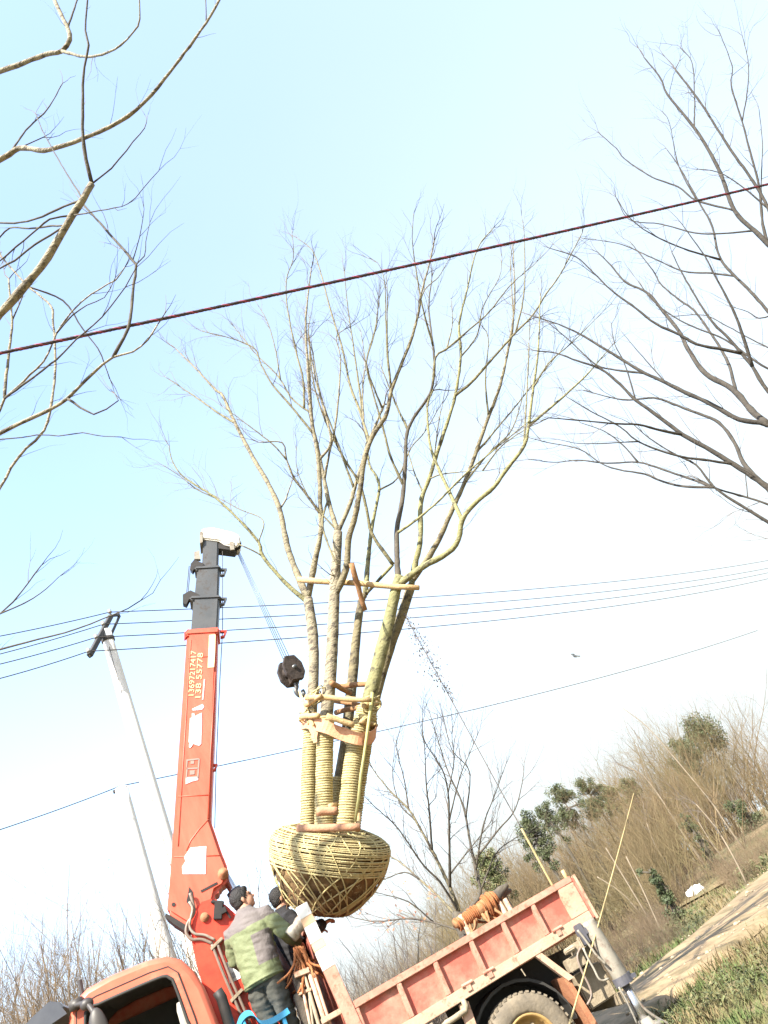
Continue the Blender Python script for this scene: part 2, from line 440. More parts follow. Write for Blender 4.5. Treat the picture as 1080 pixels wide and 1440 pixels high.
# ------------------------------------------------------------------ bare branches
def twig(mb, p, d, L, r, lvl, rng, upbias=0.25, sides=3, dens=1.0, bend=0.16):
    n = max(3, int(L / (0.10 if L > 0.4 else 0.07)))
    n = min(n, 9)
    pts = [p.copy()]; rad = [r]
    d = d.normalized(); cur = p.copy(); seg = L / n
    kids = []
    for i in range(n):
        d = (d + Vector((rng.gauss(0, bend), rng.gauss(0, bend), rng.gauss(0, bend) + upbias * 0.12))).normalized()
        cur = cur + d * seg
        pts.append(cur.copy()); rad.append(r * (1 - 0.75 * (i + 1) / n))
        if lvl > 0 and i >= 1 and rng.random() < 0.62 * dens:
            kids.append((cur.copy(), d.copy(), rad[-1]))
    mb.tube(pts, rad, sides, cap=False)
    for (q, dd, rr) in kids:
        ax = dd.orthogonal().normalized()
        ax = Matrix.Rotation(rng.uniform(0, 6.28), 3, dd) @ ax
        nd = (dd + ax * rng.uniform(0.4, 0.95)).normalized()
        twig(mb, q, nd, L * rng.uniform(0.35, 0.65), max(rr * 0.7, r * 0.3), lvl - 1, rng, upbias, sides, dens, bend)

class Traced:
    """A bare tree whose visible limbs follow the photograph; each limb gets its own depth."""
    def __init__(s, name, origin, label, cat, rng, group=None):
        s.root = empty(name, origin, 0, label, cat, group)
        s.o = Vector(origin); s.reg = []; s.rng = rng; s.limbs = []
    def register(s, pts, rads):
        for p, r in zip(pts, rads):
            q = proj(p); s.reg.append((q[0], q[1], p, r))
    def raw(s, pts, rads, name, m, sides=10, smooth=True, step=0.12):
        sp = catmull(pts, step)
        # radii follow arc position
        n = len(sp); k = len(rads)
        rr = []
        for i in range(n):
            t = i / (n - 1) * (k - 1); j = min(int(t), k - 2)
            rr.append(lerp(rads[j], rads[j + 1], t - j))
        rr = [r_ * (1 + 0.10 * noise.noise(Vector((i * 0.9, r_ * 50, 1)))) for i, r_ in enumerate(rr)]
        mb = MB(); mb.tube(sp, rr, sides)
        s.register(sp, rr)
        s.limbs.append((sp, rr))
        return mb.build(name, m, s.root, s.o, smooth)
    def limb(s, px, r0, r1, m='bark', dY=None, Y=None, name='limb', sides=7, jit=0.0014, step=0.10, snap=True):
        rng = s.rng
        if snap and s.reg:
            best = min(s.reg, key=lambda e: (e[0] - px[0][0]) ** 2 + (e[1] - px[0][1]) ** 2)
            start = best[2]; Y0 = start.y
        else:
            start = None; Y0 = Y
        if Y is not None and start is None: Y0 = Y
        L = sum(math.hypot(px[i + 1][0] - px[i][0], px[i + 1][1] - px[i][1]) for i in range(len(px) - 1))
        d0 = depth(P(px[0][0], px[0][1], Y0))
        Lm = L * d0 / FPX
        if dY is None: dY = rng.uniform(-0.55, 0.55) * Lm
        acc = 0; pts = []
        for i, q in enumerate(px):
            if i: acc += math.hypot(px[i][0] - px[i - 1][0], px[i][1] - px[i - 1][1])
            t = acc / L
            y = Y0 + dY * (t ** 0.85)
            if i == 0 and start is not None: pts.append(start.copy())
            else: pts.append(P(q[0], q[1], y))
        sp = catmull(pts, step)
        n = len(sp)
        for i in range(1, n - 1):
            sp[i] = sp[i] + Vector((rng.gauss(0, jit), rng.gauss(0, jit), rng.gauss(0, jit)))
        rr = []
        for i, p in enumerate(sp):
            t = i / (n - 1)
            rr.append(max(0.0022, pxr(p, lerp(r0, r1, t ** 0.8))) * (1 + rng.gauss(0, 0.06)))
        mb = MB(); mb.tube(sp, rr, sides)
        s.register(sp, rr); s.limbs.append((sp, rr))
        return mb.build(name, m, s.root, s.o, True)
    def twigs(s, per_m, L, m='twig', r=0.005, lvl=1, upbias=0.5, maxr=0.05, name='twigs', sides=3, dens=1.0, spread=(0.35, 0.9), tmin=0.15):
        rng = s.rng; mb = MB()
        for sp, rr in s.limbs:
            n = len(sp)
            for i in range(1, n):
                seg = (sp[i] - sp[i - 1]); l = seg.length
                t = i / (n - 1)
                if rr[i] > maxr or t < tmin: continue
                k = per_m * l * (0.5 + t)
                cnt = int(k) + (1 if rng.random() < k - int(k) else 0)
                for _ in range(cnt):
                    d = seg.normalized()
                    ax = Matrix.Rotation(rng.uniform(0, 6.28), 3, d) @ d.orthogonal().normalized()
                    nd = d + ax * rng.uniform(*spread)
                    twig(mb, sp[i], nd, L * rng.uniform(0.35, 1.25), min(r * rng.uniform(0.6, 1.2), max(rr[i] * 0.7, 0.002)), lvl, rng, upbias, sides, dens)
            # the leader runs on as a twig
            if rr[-1] > 0.022: continue
            d = (sp[-1] - sp[-2]).normalized()
            for _ in range(2):
                nd = d + Vector((rng.gauss(0, .25), rng.gauss(0, .25), rng.gauss(0, .25)))
                twig(mb, sp[-1], nd, L * rng.uniform(0.6, 1.3), max(rr[-1] * 0.8, 0.002), lvl, rng, upbias, sides, dens)
        ob = mb.build(name, m, s.root, s.o, False, fix=False)
        tag(ob, kind='stuff')
        return ob

# ================================================================== the ground and the track
GZ = 0.4                            # the level of the ground; the eye is 1.2 m above it
def ground_z(x, y):
    r = math.hypot(x, y)
    z = 0.05 * noise.noise(Vector((x * 0.35, y * 0.35, 0))) + 0.02 * noise.noise(Vector((x * 1.3, y * 1.3, 4)))
    return z - 0.05 + GZ
ROADC = [(-16, -1), (-10, 3.5), (-6, 7), (-3, 9.5), (-0.7, 11.8), (0.9, 13.9), (3.0, 17.2), (6.5, 24), (13, 38), (26, 62), (42, 90)]
road_line = catmull([Vector((x, y, 0)) for x, y in ROADC], 0.5)
ROADW = 1.32
def road_dist(x, y):
    return min((p.x - x) ** 2 + (p.y - y) ** 2 for p in road_line) ** 0.5
mb = MB()
radii = [0.0]
while radii[-1] < 900:
    radii.append(radii[-1] * 1.05 + 0.22)
NA = 128
mb.v.append(Vector((0, 0, ground_z(0, 0))))
for r_ in radii[1:]:
    for j in range(NA):
        a = 2 * math.pi * j / NA
        x, y = r_ * math.cos(a), r_ * math.sin(a)
        mb.v.append(Vector((x, y, ground_z(x, y))))
for j in range(NA):
    mb.f.append((0, 1 + j, 1 + (j + 1) % NA)); mb.mi.append(0)
for i in range(len(radii) - 2):
    for j in range(NA):
        a, b = 1 + i * NA + j, 1 + i * NA + (j + 1) % NA
        mb.f.append((a, a + NA, b + NA, b)); mb.mi.append(0)
g = mb.build('ground', 'ground', None, None, True)
tag(g, kind='structure')
mb = MB()
prof = [(-1.0, -0.05), (-0.9, 0.035), (-0.72, 0.05), (-0.52, 0.018), (-0.34, 0.045), (0.0, 0.06), (0.34, 0.045), (0.52, 0.018), (0.72, 0.05), (0.9, 0.035), (1.0, -0.05)]
K = len(prof)
for i, p in enumerate(road_line):
    t = (road_line[min(i + 1, len(road_line) - 1)] - road_line[max(i - 1, 0)]).normalized()
    s_ = Vector((t.y, -t.x, 0))
    for (w, h) in prof:
        wob = 1 + 0.10 * noise.noise(Vector((p.x * 0.5, p.y * 0.5, w)))
        q = p + s_ * (w * ROADW * wob)
        mb.v.append(Vector((q.x, q.y, GZ + h + 0.012 + 0.012 * noise.noise(Vector((q.x * 2, q.y * 2, 9))))))
for i in range(len(road_line) - 1):
    for j in range(K - 1):
        mb.f.append((i * K + j, i * K + j + 1, (i + 1) * K + j + 1, (i + 1) * K + j)); mb.mi.append(0)
tag(mb.build('dirt_road', 'road', None, None, True), kind='structure')
# a low earth bank beyond the track
mb = MB()
bank = catmull([Vector(p) for p in ((4.5, 26, 0), (7.5, 33, 0), (11, 41, 0), (20, 58, 0), (34, 82, 0))], 1.0)
for i, p in enumerate(bank):
    t = (bank[min(i + 1, len(bank) - 1)] - bank[max(i - 1, 0)]).normalized(); s_ = Vector((-t.y, t.x, 0))
    e = min(1, i / 8)
    for (w, h) in ((-1.2, -0.1), (0, 0.55), (1.5, 0.75), (5, 0.6), (9, -0.1)):
        nn = noise.noise(Vector((p.x * 0.4 + w, p.y * 0.4, 2)))
        q = p + s_ * (w - 1.0 + 0.6 * nn)
        mb.v.append(Vector((q.x, q.y, GZ + h * e * (1 + 0.3 * nn) - (0.06 if h < 0 else 0))))
for i in range(len(bank) - 1):
    for j in range(4):
        mb.f.append((i * 5 + j, i * 5 + j + 1, (i + 1) * 5 + j + 1, (i + 1) * 5 + j)); mb.mi.append(0)
tag(mb.build('earth_bank', 'ground', None, None, True), kind='structure')

# ================================================================== utility poles and wires
def wire_obj(name, pts, r, m, label, group=None):
    mb = MB(); mb.tube(pts, r, 5)
    o = mb.build(name, m, None, pts[0], True)
    return tag(o, label, 'power line' if name != 'telephone_wire' else 'wire', group)
PYP = 12.9
top = P(150, 893, PYP)
pole = empty('utility_pole', (top.x, top.y, GZ), 0, 'tall pale concrete utility pole with a black crossarm carrying four wires', 'utility pole')
o3 = Vector((top.x, top.y, GZ))
mb = MB()
n = 24
mb.tube([Vector((top.x, top.y, -0.1 + (top.z + 0.2) * i / n)) for i in range(n + 1)], [0.215 - 0.105 * i / n for i in range(n + 1)], 18)
mb.build('shaft', 'concrete', pole, o3, True)
# crossarm: pixel ends on the pole's depth, leaning towards the wires' run
arm_a = P(126, 922, PYP - 0.75); arm_b = P(156, 866, PYP + 0.35)
arm_c = P(140, 905, PYP - 0.1); arm_d = P(168, 866, PYP + 0.75)
mb = MB(); mb.bar(arm_a, arm_b, 0.09, 0.10); mb.build('crossarm', 'crossarm', pole, o3, bevel=0.008)
mb = MB(); mb.bar(P(152, 902, PYP), arm_d, 0.05, 0.05); mb.bar(arm_b, arm_d + Vector((0, 0, 0.02)), 0.05, 0.05)
mb.build('brace', 'crossarm', pole, o3, bevel=0.005)
mb = MB(); mb.lathe([(0.125, -0.05), (0.135, -0.04), (0.135, 0.04), (0.125, 0.05)], Vector((top.x, top.y, top.z - 0.12)), (0, 0, 1), 20)
mb.build('clamp', 'crossarm', pole, o3, True)
wire_px = [((0, 891), (150, 862), (340, 855), (1010, 788)), ((0, 916), (140, 880), (340, 876), (1005, 800)), ((0, 930), (134, 902), (340, 891), (1000, 808)), ((0, 950), (127, 922), (340, 909), (995, 818))]
labs = ['topmost of four power lines on the pale utility pole', 'second highest of four power lines on the pale utility pole', 'second lowest of four power lines on the pale utility pole', 'lowest of four power lines on the pale utility pole']
for i, w in enumerate(wire_px):
    t = i / 3
    at = arm_b.lerp(arm_a, t) + Vector((0, 0, 0.10))
    mb = MB(); mb.lathe([(0.0, -0.12), (0.012, -0.12), (0.012, -0.02), (0.04, -0.02), (0.045, 0.01), (0.028, 0.03), (0.036, 0.06), (0.0, 0.075)], at, (0, 0, 1), 10)
    mb.build('insulator', 'porcelain', pole, o3, True)
    zf = at.z
    far = G(w[3][0], w[3][1], zf - 0.2)
    near = G(w[0][0], w[0][1], zf - 0.1)
    ext = near + (near - at) * 0.8
    def sag(a, b, k, n=24):
        out = []
        for q in range(n + 1):
            u = q / n; p = a.lerp(b, u); p.z -= k * 4 * u * (1 - u); out.append(p)
        return out
    mid = P(w[2][0], w[2][1], lerp(at.y, far.y, 0.22))
    far2 = far + (far - at) * 0.35
    pts = sag(ext, at, 0.06, 10)[:-1] + sag(at + Vector((0, 0, 0.0)), far2, 0.55, 30)
    wire_obj('power_line', pts, 0.011, 'wire', labs[i], 'power lines on the utility pole')
# guy wire of the pole
g1 = Vector((top.x + 0.02, top.y - 0.08, top.z - 0.25))
g0 = P(238, 1210, PYP - 1.3)
gd = (g0 - g1).normalized(); g0 = g1 + gd * ((GZ - g1.z) / gd.z)
mb = MB(); mb.tube([g1, g0], 0.007, 5)
tag(mb.build('guy_wire', 'wire', None, g0, True), 'thin slanting guy wire beside the tall pale utility pole', 'wire')
# shorter pole with the single wire
t2 = P(171, 1112, 13.6)
pole2 = empty('utility_pole', (t2.x, t2.y, GZ), 0, 'shorter pale concrete pole holding up a single sagging wire', 'utility pole')
o3 = Vector((t2.x, t2.y, GZ))
mb = MB(); mb.tube([Vector((t2.x, t2.y, -0.1 + (t2.z + 0.15) * i / n)) for i in range(n + 1)], [0.235 - 0.105 * i / n for i in range(n + 1)], 16)
mb.build('shaft', 'concrete', pole2, o3, True)
mb = MB(); mb.box(t2 + Vector((0, -0.05, 0.02)), (0.26, 0.07, 0.05), Matrix.Rotation(0.4, 3, 'Z')); mb.lathe([(0, 0), (0.03, 0.0), (0.04, 0.03), (0.025, 0.06), (0, 0.07)], t2 + Vector((0, 0, 0.03)), (0, 0, 1), 10)
mb.build('bracket', 'crossarm', pole2, o3)
a = G(0, 1163, t2.z - 0.1); b = t2 + Vector((0, 0, 0.1)); c = G(990, 905, t2.z + 0.1)
pts = sag(a + (a - b) * 0.6, b, 0.05, 10)[:-1] + sag(b, c + (c - b) * 0.2, 0.30, 36)
wire_obj('telephone_wire', pts, 0.0105, 'wire', 'single sagging wire running from the shorter pole behind the lifted tree')
# twisted cable overhead
ca, cb = P(-160, 530, 2.85), P(1240, 221, 6.2)
mbs = [MB(), MB()]
N = 420
L = (cb - ca).length; t = (cb - ca).normalized(); e1 = t.orthogonal().normalized(); e2 = t.cross(e1)
for k in range(4):
    pts = []
    for i in range(N + 1):
        u = i / N; p = ca.lerp(cb, u); p.z -= 0.05 * 4 * u * (1 - u)
        an = u * L / 0.13 * 2 * math.pi + k * math.pi / 2
        pts.append(p + e1 * (0.0068 * math.cos(an)) + e2 * (0.0068 * math.sin(an)))
    mbs[1 if k == 1 else 0].tube(pts, 0.0066 if k != 3 else 0.0058, 6)
root = empty('overhead_cable', ca, 0, 'thick dark red and black twisted cable stretched across the sky', 'cable')
mbs[0].build('black_strands', 'cable_black', root, ca, True)
mbs[1].build('red_strand', 'cable_red', root, ca, True)

# ================================================================== the lifted tree
def VA(*l): return [(220 + u / 2.572, 300 + v / 2.572) for u, v in l]
def VB(*l): return [(500 + u / 2.572, 300 + v / 2.572) for u, v in l]
def VC(*l): return [(350 + u / 3.511, 880 + v / 3.511) for u, v in l]
TY = 9.0
ballc = P(462, 1208, TY)
ballb = P(458, 1284, TY - 0.05)
hero = Traced('lifted_tree', ballb, 'bare multi-stemmed tree hanging from the crane, its root ball bound in straw rope', 'tree', random.Random(11))
def trunk(px, rpx, dys, m, wraps):
    pts = []
    for (x, y), dy in zip(px, dys): pts.append(P(x, y, TY + dy))
    rads = [pxr(p, r) for p, r in zip(pts, rpx)]
    hero.raw(pts, rads, 'trunk', m, 14, True, 0.10)
trunk([(433, 1172), (434, 1100), (437, 1020), (441, 945), (440, 895), (436, 862), (433, 842)], [9, 8.6, 8.2, 7.6, 7.3, 7.6, 6.6], [-.05, -.07, -.08, -.05, 0, 0.03, 0.05], 'bark_trunk', 1)
trunk([(455, 1172), (456, 1100), (458, 1020), (464, 955), (468, 890), (470, 840), (475, 748)], [10.5, 10, 9.6, 8.8, 8.2, 7.6, 6.4], [-.22, -.24, -.25, -.22, -.2, -.17, -.15], 'bark_trunk', 1)
trunk([(476, 1160), (474, 1120), (485, 1050), (495, 960), (501, 897), (508, 845), (514, 836)], [8.5, 8, 7.8, 7.4, 7.0, 5.6, 4.8], [.28, .30, .32, .35, .38, .4, .41], 'bark', 1)
trunk([(486, 1172), (491, 1120), (501, 1045), (521, 974), (538, 908), (548, 868), (556, 832), (562, 810)], [11.5, 11, 10.4, 9.8, 9.4, 9, 8, 7.2], [-.15, -.15, -.13, -.1, -.05, 0, 0, 0], 'bark_green', 1)
trunk([(497, 1168), (504, 1110), (515, 1040), (532, 965), (550, 905), (566, 862), (578, 824)], [7.5, 7.5, 7.4, 7.2, 7.2, 7, 6.4], [.12, .13, .15, .18, .2, .22, .25], 'bark', 1)
hl = hero.limb
A_, B_ = VA, VB
bp, bg_, bk = 'bark_pale', 'bark_green', 'bark_limb'
hl(VA((548, 1400), (520, 1330), (475, 1210), (445, 1070), (400, 970), (350, 885), (285, 760), (240, 660), (215, 640), (150, 570), (70, 490)), 5.6, 0.8, bp, 0.5)
hl(VA((285, 760), (220, 720), (150, 670), (105, 640), (30, 590)), 1.9, 0.5, bk)
hl(VA((550, 1395), (575, 1250), (595, 1150), (592, 1050), (590, 960), (580, 850), (560, 740), (548, 560), (540, 420), (545, 330), (560, 200)), 5, 0.8, bp, -0.7)
hl(VA((580, 1090), (545, 1020), (500, 960), (470, 890), (455, 830), (370, 828)), 2.4, 0.7, bp)
hl(VA((445, 1070), (465, 1040), (490, 970)), 1.5, 0.8, bp)
hl(VA((470, 890), (420, 835), (350, 780), (290, 735), (240, 700)), 1.3, 0.5, bk)
hl(VA((560, 800), (480, 690), (420, 620), (380, 550), (355, 490), (280, 455), (160, 425)), 1.9, 0.5, bk)
hl(VA((548, 720), (490, 670), (440, 590), (360, 510), (320, 460), (280, 410)), 1.6, 0.5, bk)
hl(VA((600, 900), (630, 830), (610, 720), (575, 600), (550, 450), (555, 380)), 2.2, 0.6, bp)
hl(VA((455, 590), (430, 490), (400, 390), (360, 320)), 1.1, 0.4, bk)
hl(VA((530, 1420), (460, 1330), (385, 1240), (370, 1190), (300, 1110), (215, 1030), (130, 975), (85, 940), (55, 890), (45, 840)), 3.6, 0.6, bg_, -0.5)
hl(VA((385, 1240), (340, 1215), (298, 1197)), 1.5, 0.9, bk)
hl(VA((372, 1195), (385, 1110), (300, 1070), (190, 1010)), 1.1, 0.5, bk)
hl(VA((215, 1030), (150, 1000), (70, 940), (20, 910)), 1.1, 0.4, bk)
hl(VA((653, 1150), (625, 1050), (600, 930), (580, 830), (565, 760), (555, 600), (553, 450)), 4.2, 0.8, bp, 0.4)
hl(VA((630, 950), (625, 870), (645, 780), (660, 650), (665, 520), (650, 450), (680, 420)), 2.2, 0.6, bp)
hl(VA((615, 1040), (600, 1120), (630, 1220), (655, 1270)), 1.6, 1.6, bk)
hl(VA((665, 1150), (700, 1050), (720, 980), (745, 900), (760, 840), (790, 770), (823, 690)), 3.8, 1.6, bp, 0.5)
hl(VA((655, 1395), (685, 1290), (695, 1180), (720, 1090), (738, 990), (750, 900), (780, 810), (830, 730), (850, 640), (880, 560), (920, 460), (950, 350), (955, 300), (985, 190), (1005, 100)), 5.6, 0.9, 'bark', -0.6)
hl(VA((775, 830), (750, 760), (730, 700), (700, 620), (670, 480), (630, 350), (590, 200), (560, 130), (510, 90)), 2.4, 0.5, bk)
hl(VA((540, 700), (530, 600), (505, 500), (475, 350), (470, 240), (495, 160), (490, 60)), 1.8, 0.4, bk)
hl(VA((770, 740), (735, 640), (715, 500), (690, 320), (680, 210)), 1.8, 0.5, bk)
hl(VA((823, 700), (790, 640), (760, 540), (790, 420), (805, 310)), 1.6, 0.5, bk)
hl(VA((740, 760), (745, 640), (755, 540), (740, 430)), 1.5, 0.5, bp)
hl(VA((855, 640), (835, 520), (830, 400), (825, 250), (800, 180), (760, 160)), 1.5, 0.4, bk)
hl(VA((720, 990), (640, 790), (600, 680), (580, 590), (560, 470)), 2.0, 0.6, bk, -0.4)
hl(VA((640, 1150), (560, 1040), (510, 930), (505, 850)), 1.4, 0.5, bk)
hl(VB((36, 1380), (45, 1260), (60, 1130), (85, 1000), (75, 950), (50, 910), (40, 820)), 4.2, 1.2, bg_, 0.5)
hl(VB((85, 990), (150, 960), (200, 850), (250, 790), (310, 690)), 1.4, 0.5, bk)
hl(VB((50, 1380), (90, 1320), (135, 1270)), 2.2, 2.4, bg_, 0.0)
hl(VB((148, 1330), (150, 1240), (150, 1140), (165, 1060), (175, 985), (180, 900), (185, 800), (210, 740), (270, 650), (285, 560), (280, 480), (265, 340), (275, 240)), 4.4, 0.8, 'bark_dark', 0.6)
hl(VB((135, 1260), (60, 1160), (40, 1070), (15, 980), (-40, 890), (-100, 770), (-140, 660), (-160, 560), (-165, 470)), 3.0, 0.7, bk, -0.8)
hl(VB((175, 985), (130, 890), (105, 800), (95, 760), (60, 640), (40, 540), (70, 430), (85, 310)), 2.2, 0.5, bk)
hl(VB((185, 790), (150, 700), (110, 600), (90, 550)), 2.0, 0.6, bk)
hl(VB((285, 620), (290, 520), (330, 490), (400, 430), (480, 360), (560, 260), (640, 190), (700, 130)), 2.0, 0.4, bk)
hl(VB((320, 490), (350, 400), (345, 310)), 1.2, 0.4, bk)
hl(VB((160, 1345), (240, 1280), (330, 1230), (372, 1180), (385, 1110), (430, 1050), (500, 990), (550, 920), (610, 840), (625, 770), (640, 650), (660, 500), (668, 300)), 5.4, 0.7, bg_, -0.5)
hl(VB((385, 1105), (340, 1010), (295, 910), (268, 830), (260, 700), (280, 640)), 3.2, 1.2, bg_, 0.5)
hl(VB((628, 770), (720, 690), (830, 590), (900, 510), (925, 480)), 2.4, 0.6, bg_, 0.5)
hl(VB((610, 840), (622, 600), (630, 400)), 1.6, 0.5, bk)
hl(VB((640, 640), (700, 540), (780, 470), (900, 350)), 1.4, 0.4, bk)
hl(VB((200, 1350), (215, 1270), (235, 1170), (235, 1050), (265, 960), (300, 850), (340, 730), (360, 660), (380, 520), (375, 400), (400, 290), (440, 130), (500, 50)), 4.6, 0.6, bg_, 0.4)
hl(VB((365, 665), (420, 610), (500, 520), (580, 430), (640, 370), (690, 290), (740, 220), (820, 70)), 2.3, 0.7, bk, -0.5)
hl(VB((265, 960), (330, 940), (480, 930)), 1.3, 0.5, bk)
hl(VB((240, 1010), (210, 930), (190, 860)), 1.5, 0.7, bk)
hl(VB((215, 1330), (290, 1200), (350, 1070), (400, 960), (440, 850), (475, 750), (520, 630), (550, 500), (575, 330), (570, 120)), 4.6, 0.6, 'bark', 0.9)
hl(VB((400, 990), (480, 870), (560, 790), (600, 680), (612, 620)), 1.7, 0.5, bk)
hl(VB((165, 1165), (230, 1100), (300, 1040), (400, 940), (520, 840), (640, 740)), 2.2, 0.6, bg_, -0.5)
hl(VB((475, 740), (470, 600), (480, 450), (450, 400)), 1.7, 0.5, bk)
hl(VB((440, 880), (560, 720), (640, 620), (740, 500)), 1.5, 0.5, bk)
hl(VB((585, 430), (610, 280), (610, 80), (600, 10)), 1.4, 0.4, bk)
hl(VB((550, 520), (570, 400), (560, 180), (575, 100)), 1.3, 0.4, bk)
hl(VB((290, 480), (240, 330), (215, 180), (205, 90), (210, 0)), 1.7, 0.4, bk)
hl(VB((380, 520), (440, 440), (460, 340), (520, 230), (530, 160)), 1.3, 0.4, bk)
hl(VB((230, 320), (255, 270), (300, 230), (335, 170)), 1.1, 0.4, bk)
hl(VB((450, 930), (520, 850), (600, 790), (700, 740)), 1.3, 0.4, bk)
hl(VB((130, 620), (115, 480), (115, 300), (110, 220)), 1.6, 0.4, bk)
hl(VB((255, 900), (300, 760), (315, 690)), 1.3, 0.5, bk)
hero.twigs(3.8, 0.62, 'twig', 0.0060, 1, 0.6, 0.045, spread=(0.3, 0.75))

# --- root ball, in a frame along the tree's own axis
ax_t = (P(470, 1150, TY - 0.06) - P(462, 1215, TY)).normalized()
e1 = Vector((1, 0, 0)); e1 = (e1 - ax_t * e1.dot(ax_t)).normalized(); e2 = ax_t.cross(e1)
RB = pxr(ballc, 86)
def ball_pt(h, an, k=1.0, bump=0.0):          # h: 1 top .. -1 bottom, in ball radii along the axis
    pr = [(-0.90, 0.10), (-0.86, 0.42), (-0.72, 0.60), (-0.45, 0.80), (-0.18, 0.93), (0.06, 0.99), (0.22, 1.0), (0.32, 0.95), (0.40, 0.82), (0.46, 0.62), (0.50, 0.40), (0.53, 0.0)]
    for (h0, r0), (h1, r1) in zip(pr, pr[1:]):
        if h <= h1: break
    t = max(0, min(1, (h - h0) / (h1 - h0)))
    r_ = lerp(r0, r1, t) * k + bump
    if h < 0: h *= 0.90
    return ballc + ax_t * (h * RB) + (e1 * math.cos(an) + e2 * math.sin(an)) * (r_ * RB)
mb = MB()
HS = [-0.90 + 1.425 * i / 30 for i in range(31)]
SEG = 48
for h in HS:
    for j in range(SEG):
        an = 2 * math.pi * j / SEG
        q = Vector((math.cos(an) * 2, math.sin(an) * 2, h * 3))
        b = 0.05 * noise.noise(q) + 0.035 * noise.noise(q * 3.1) + 0.025 * noise.noise(q * 7.3)
        mb.v.append(ball_pt(h, an, 0.965, b))
for i in range(30):
    for j in range(SEG):
        j2 = (j + 1) % SEG
        mb.f.append((i * SEG + j, i * SEG + j2, (i + 1) * SEG + j2, (i + 1) * SEG + j)); mb.mi.append(0)
mb.f.append(tuple(reversed(range(SEG)))); mb.mi.append(0)
ball = mb.build('root_ball', 'soil', hero.root, hero.o, True)
rng = random.Random(5)
def ballchild(mbx, name, m):
    return mbx.build(name, m, ball, hero.o, True)
k = 0
for i in range(31):                              # horizontal windings
    h = (0.525 - i * 0.0125 if i < 11 else 0.39 - (i - 10) * 0.0262) - rng.uniform(0, 0.009)
    ph = rng.uniform(0, 6); tilt = rng.gauss(0, 0.018)
    mb = MB(); pts = []
    for j in range(61):
        an = 2 * math.pi * j / 60
        hh = h + tilt * math.sin(an + ph) + 0.006 * noise.noise(Vector((an * 2, i * 3.0, 0)))
        pts.append(ball_pt(hh, an, 0.985, 0.012 + 0.008 * noise.noise(Vector((an * 3, i, 5)))))
    mb.tube(pts, RB * 0.0125 * rng.uniform(0.8, 1.15), 5, cap=False)
    ballchild(mb, 'rope_winding', 'straw')
for i in range(34):                              # diagonal net
    a0 = 2 * math.pi * (i // 2) / 17 + rng.uniform(-0.13, 0.13)
    sgn = 1 if i % 2 else -1
    sweep = rng.uniform(0.7, 1.9)
    mb = MB(); pts = []
    for j in range(33):
        t = j / 32
        h = lerp(0.47, -0.89, t)
        an = a0 + sgn * sweep * (t ** 1.15) + 0.03 * math.sin(t * 9 + i)
        pts.append(ball_pt(h, an, 0.985, 0.012 + 0.010 * noise.noise(Vector((t * 6, i, 1)))))
    mb.tube(pts, RB * rng.uniform(0.009, 0.0135), 5)
    ballchild(mb, 'net_rope', 'straw_net')
for i in range(9):                               # long ropes passing under the ball
    a0 = rng.uniform(0, 6.28); sw = rng.uniform(1.8, 3.0) * rng.choice((-1, 1))
    mb = MB(); pts = []
    for j in range(33):
        t = j / 32
        h = 0.3 - 1.1 * math.sin(t * math.pi) ** 1.3 * rng.uniform(0.98, 1.0)
        pts.append(ball_pt(h, a0 + sw * t, 0.99, 0.014))
    mb.tube(pts, RB * 0.011, 5)
    ballchild(mb, 'net_rope', 'straw_net')
fz = MB()
for i in range(420):
    h = rng.uniform(-0.6, 0.52); an = rng.uniform(0, 6.28); p = ball_pt(h, an, 0.99, 0.012); out = (p - ballc).normalized()
    d = (out * rng.uniform(0.1, 0.7) + Vector((rng.gauss(0, 1), rng.gauss(0, 1), rng.gauss(0, 0.7)))).normalized(); l = rng.uniform(0.02, 0.075)
    fz.tube([p, p + d * l * 0.5, p + d * l + Vector((0, 0, -0.01))], [0.0022, 0.0018, 0.001], 3, cap=False)
tag(ballchild(fz, 'frayed_straw', 'straw_net'), kind='stuff')
fz = MB()
for i in range(46):
    p = ball_pt(rng.uniform(-0.88, -0.45), rng.uniform(0, 6.28), 0.95, 0.0); d = (p - ballc).normalized() * 0.5 + Vector((rng.gauss(0, .4), rng.gauss(0, .4), -0.6)); twig(fz, p, d, rng.uniform(0.05, 0.16), 0.0045, 1, rng, -0.5)
tag(ballchild(fz, 'hanging_roots', 'wood_brown'), kind='stuff')
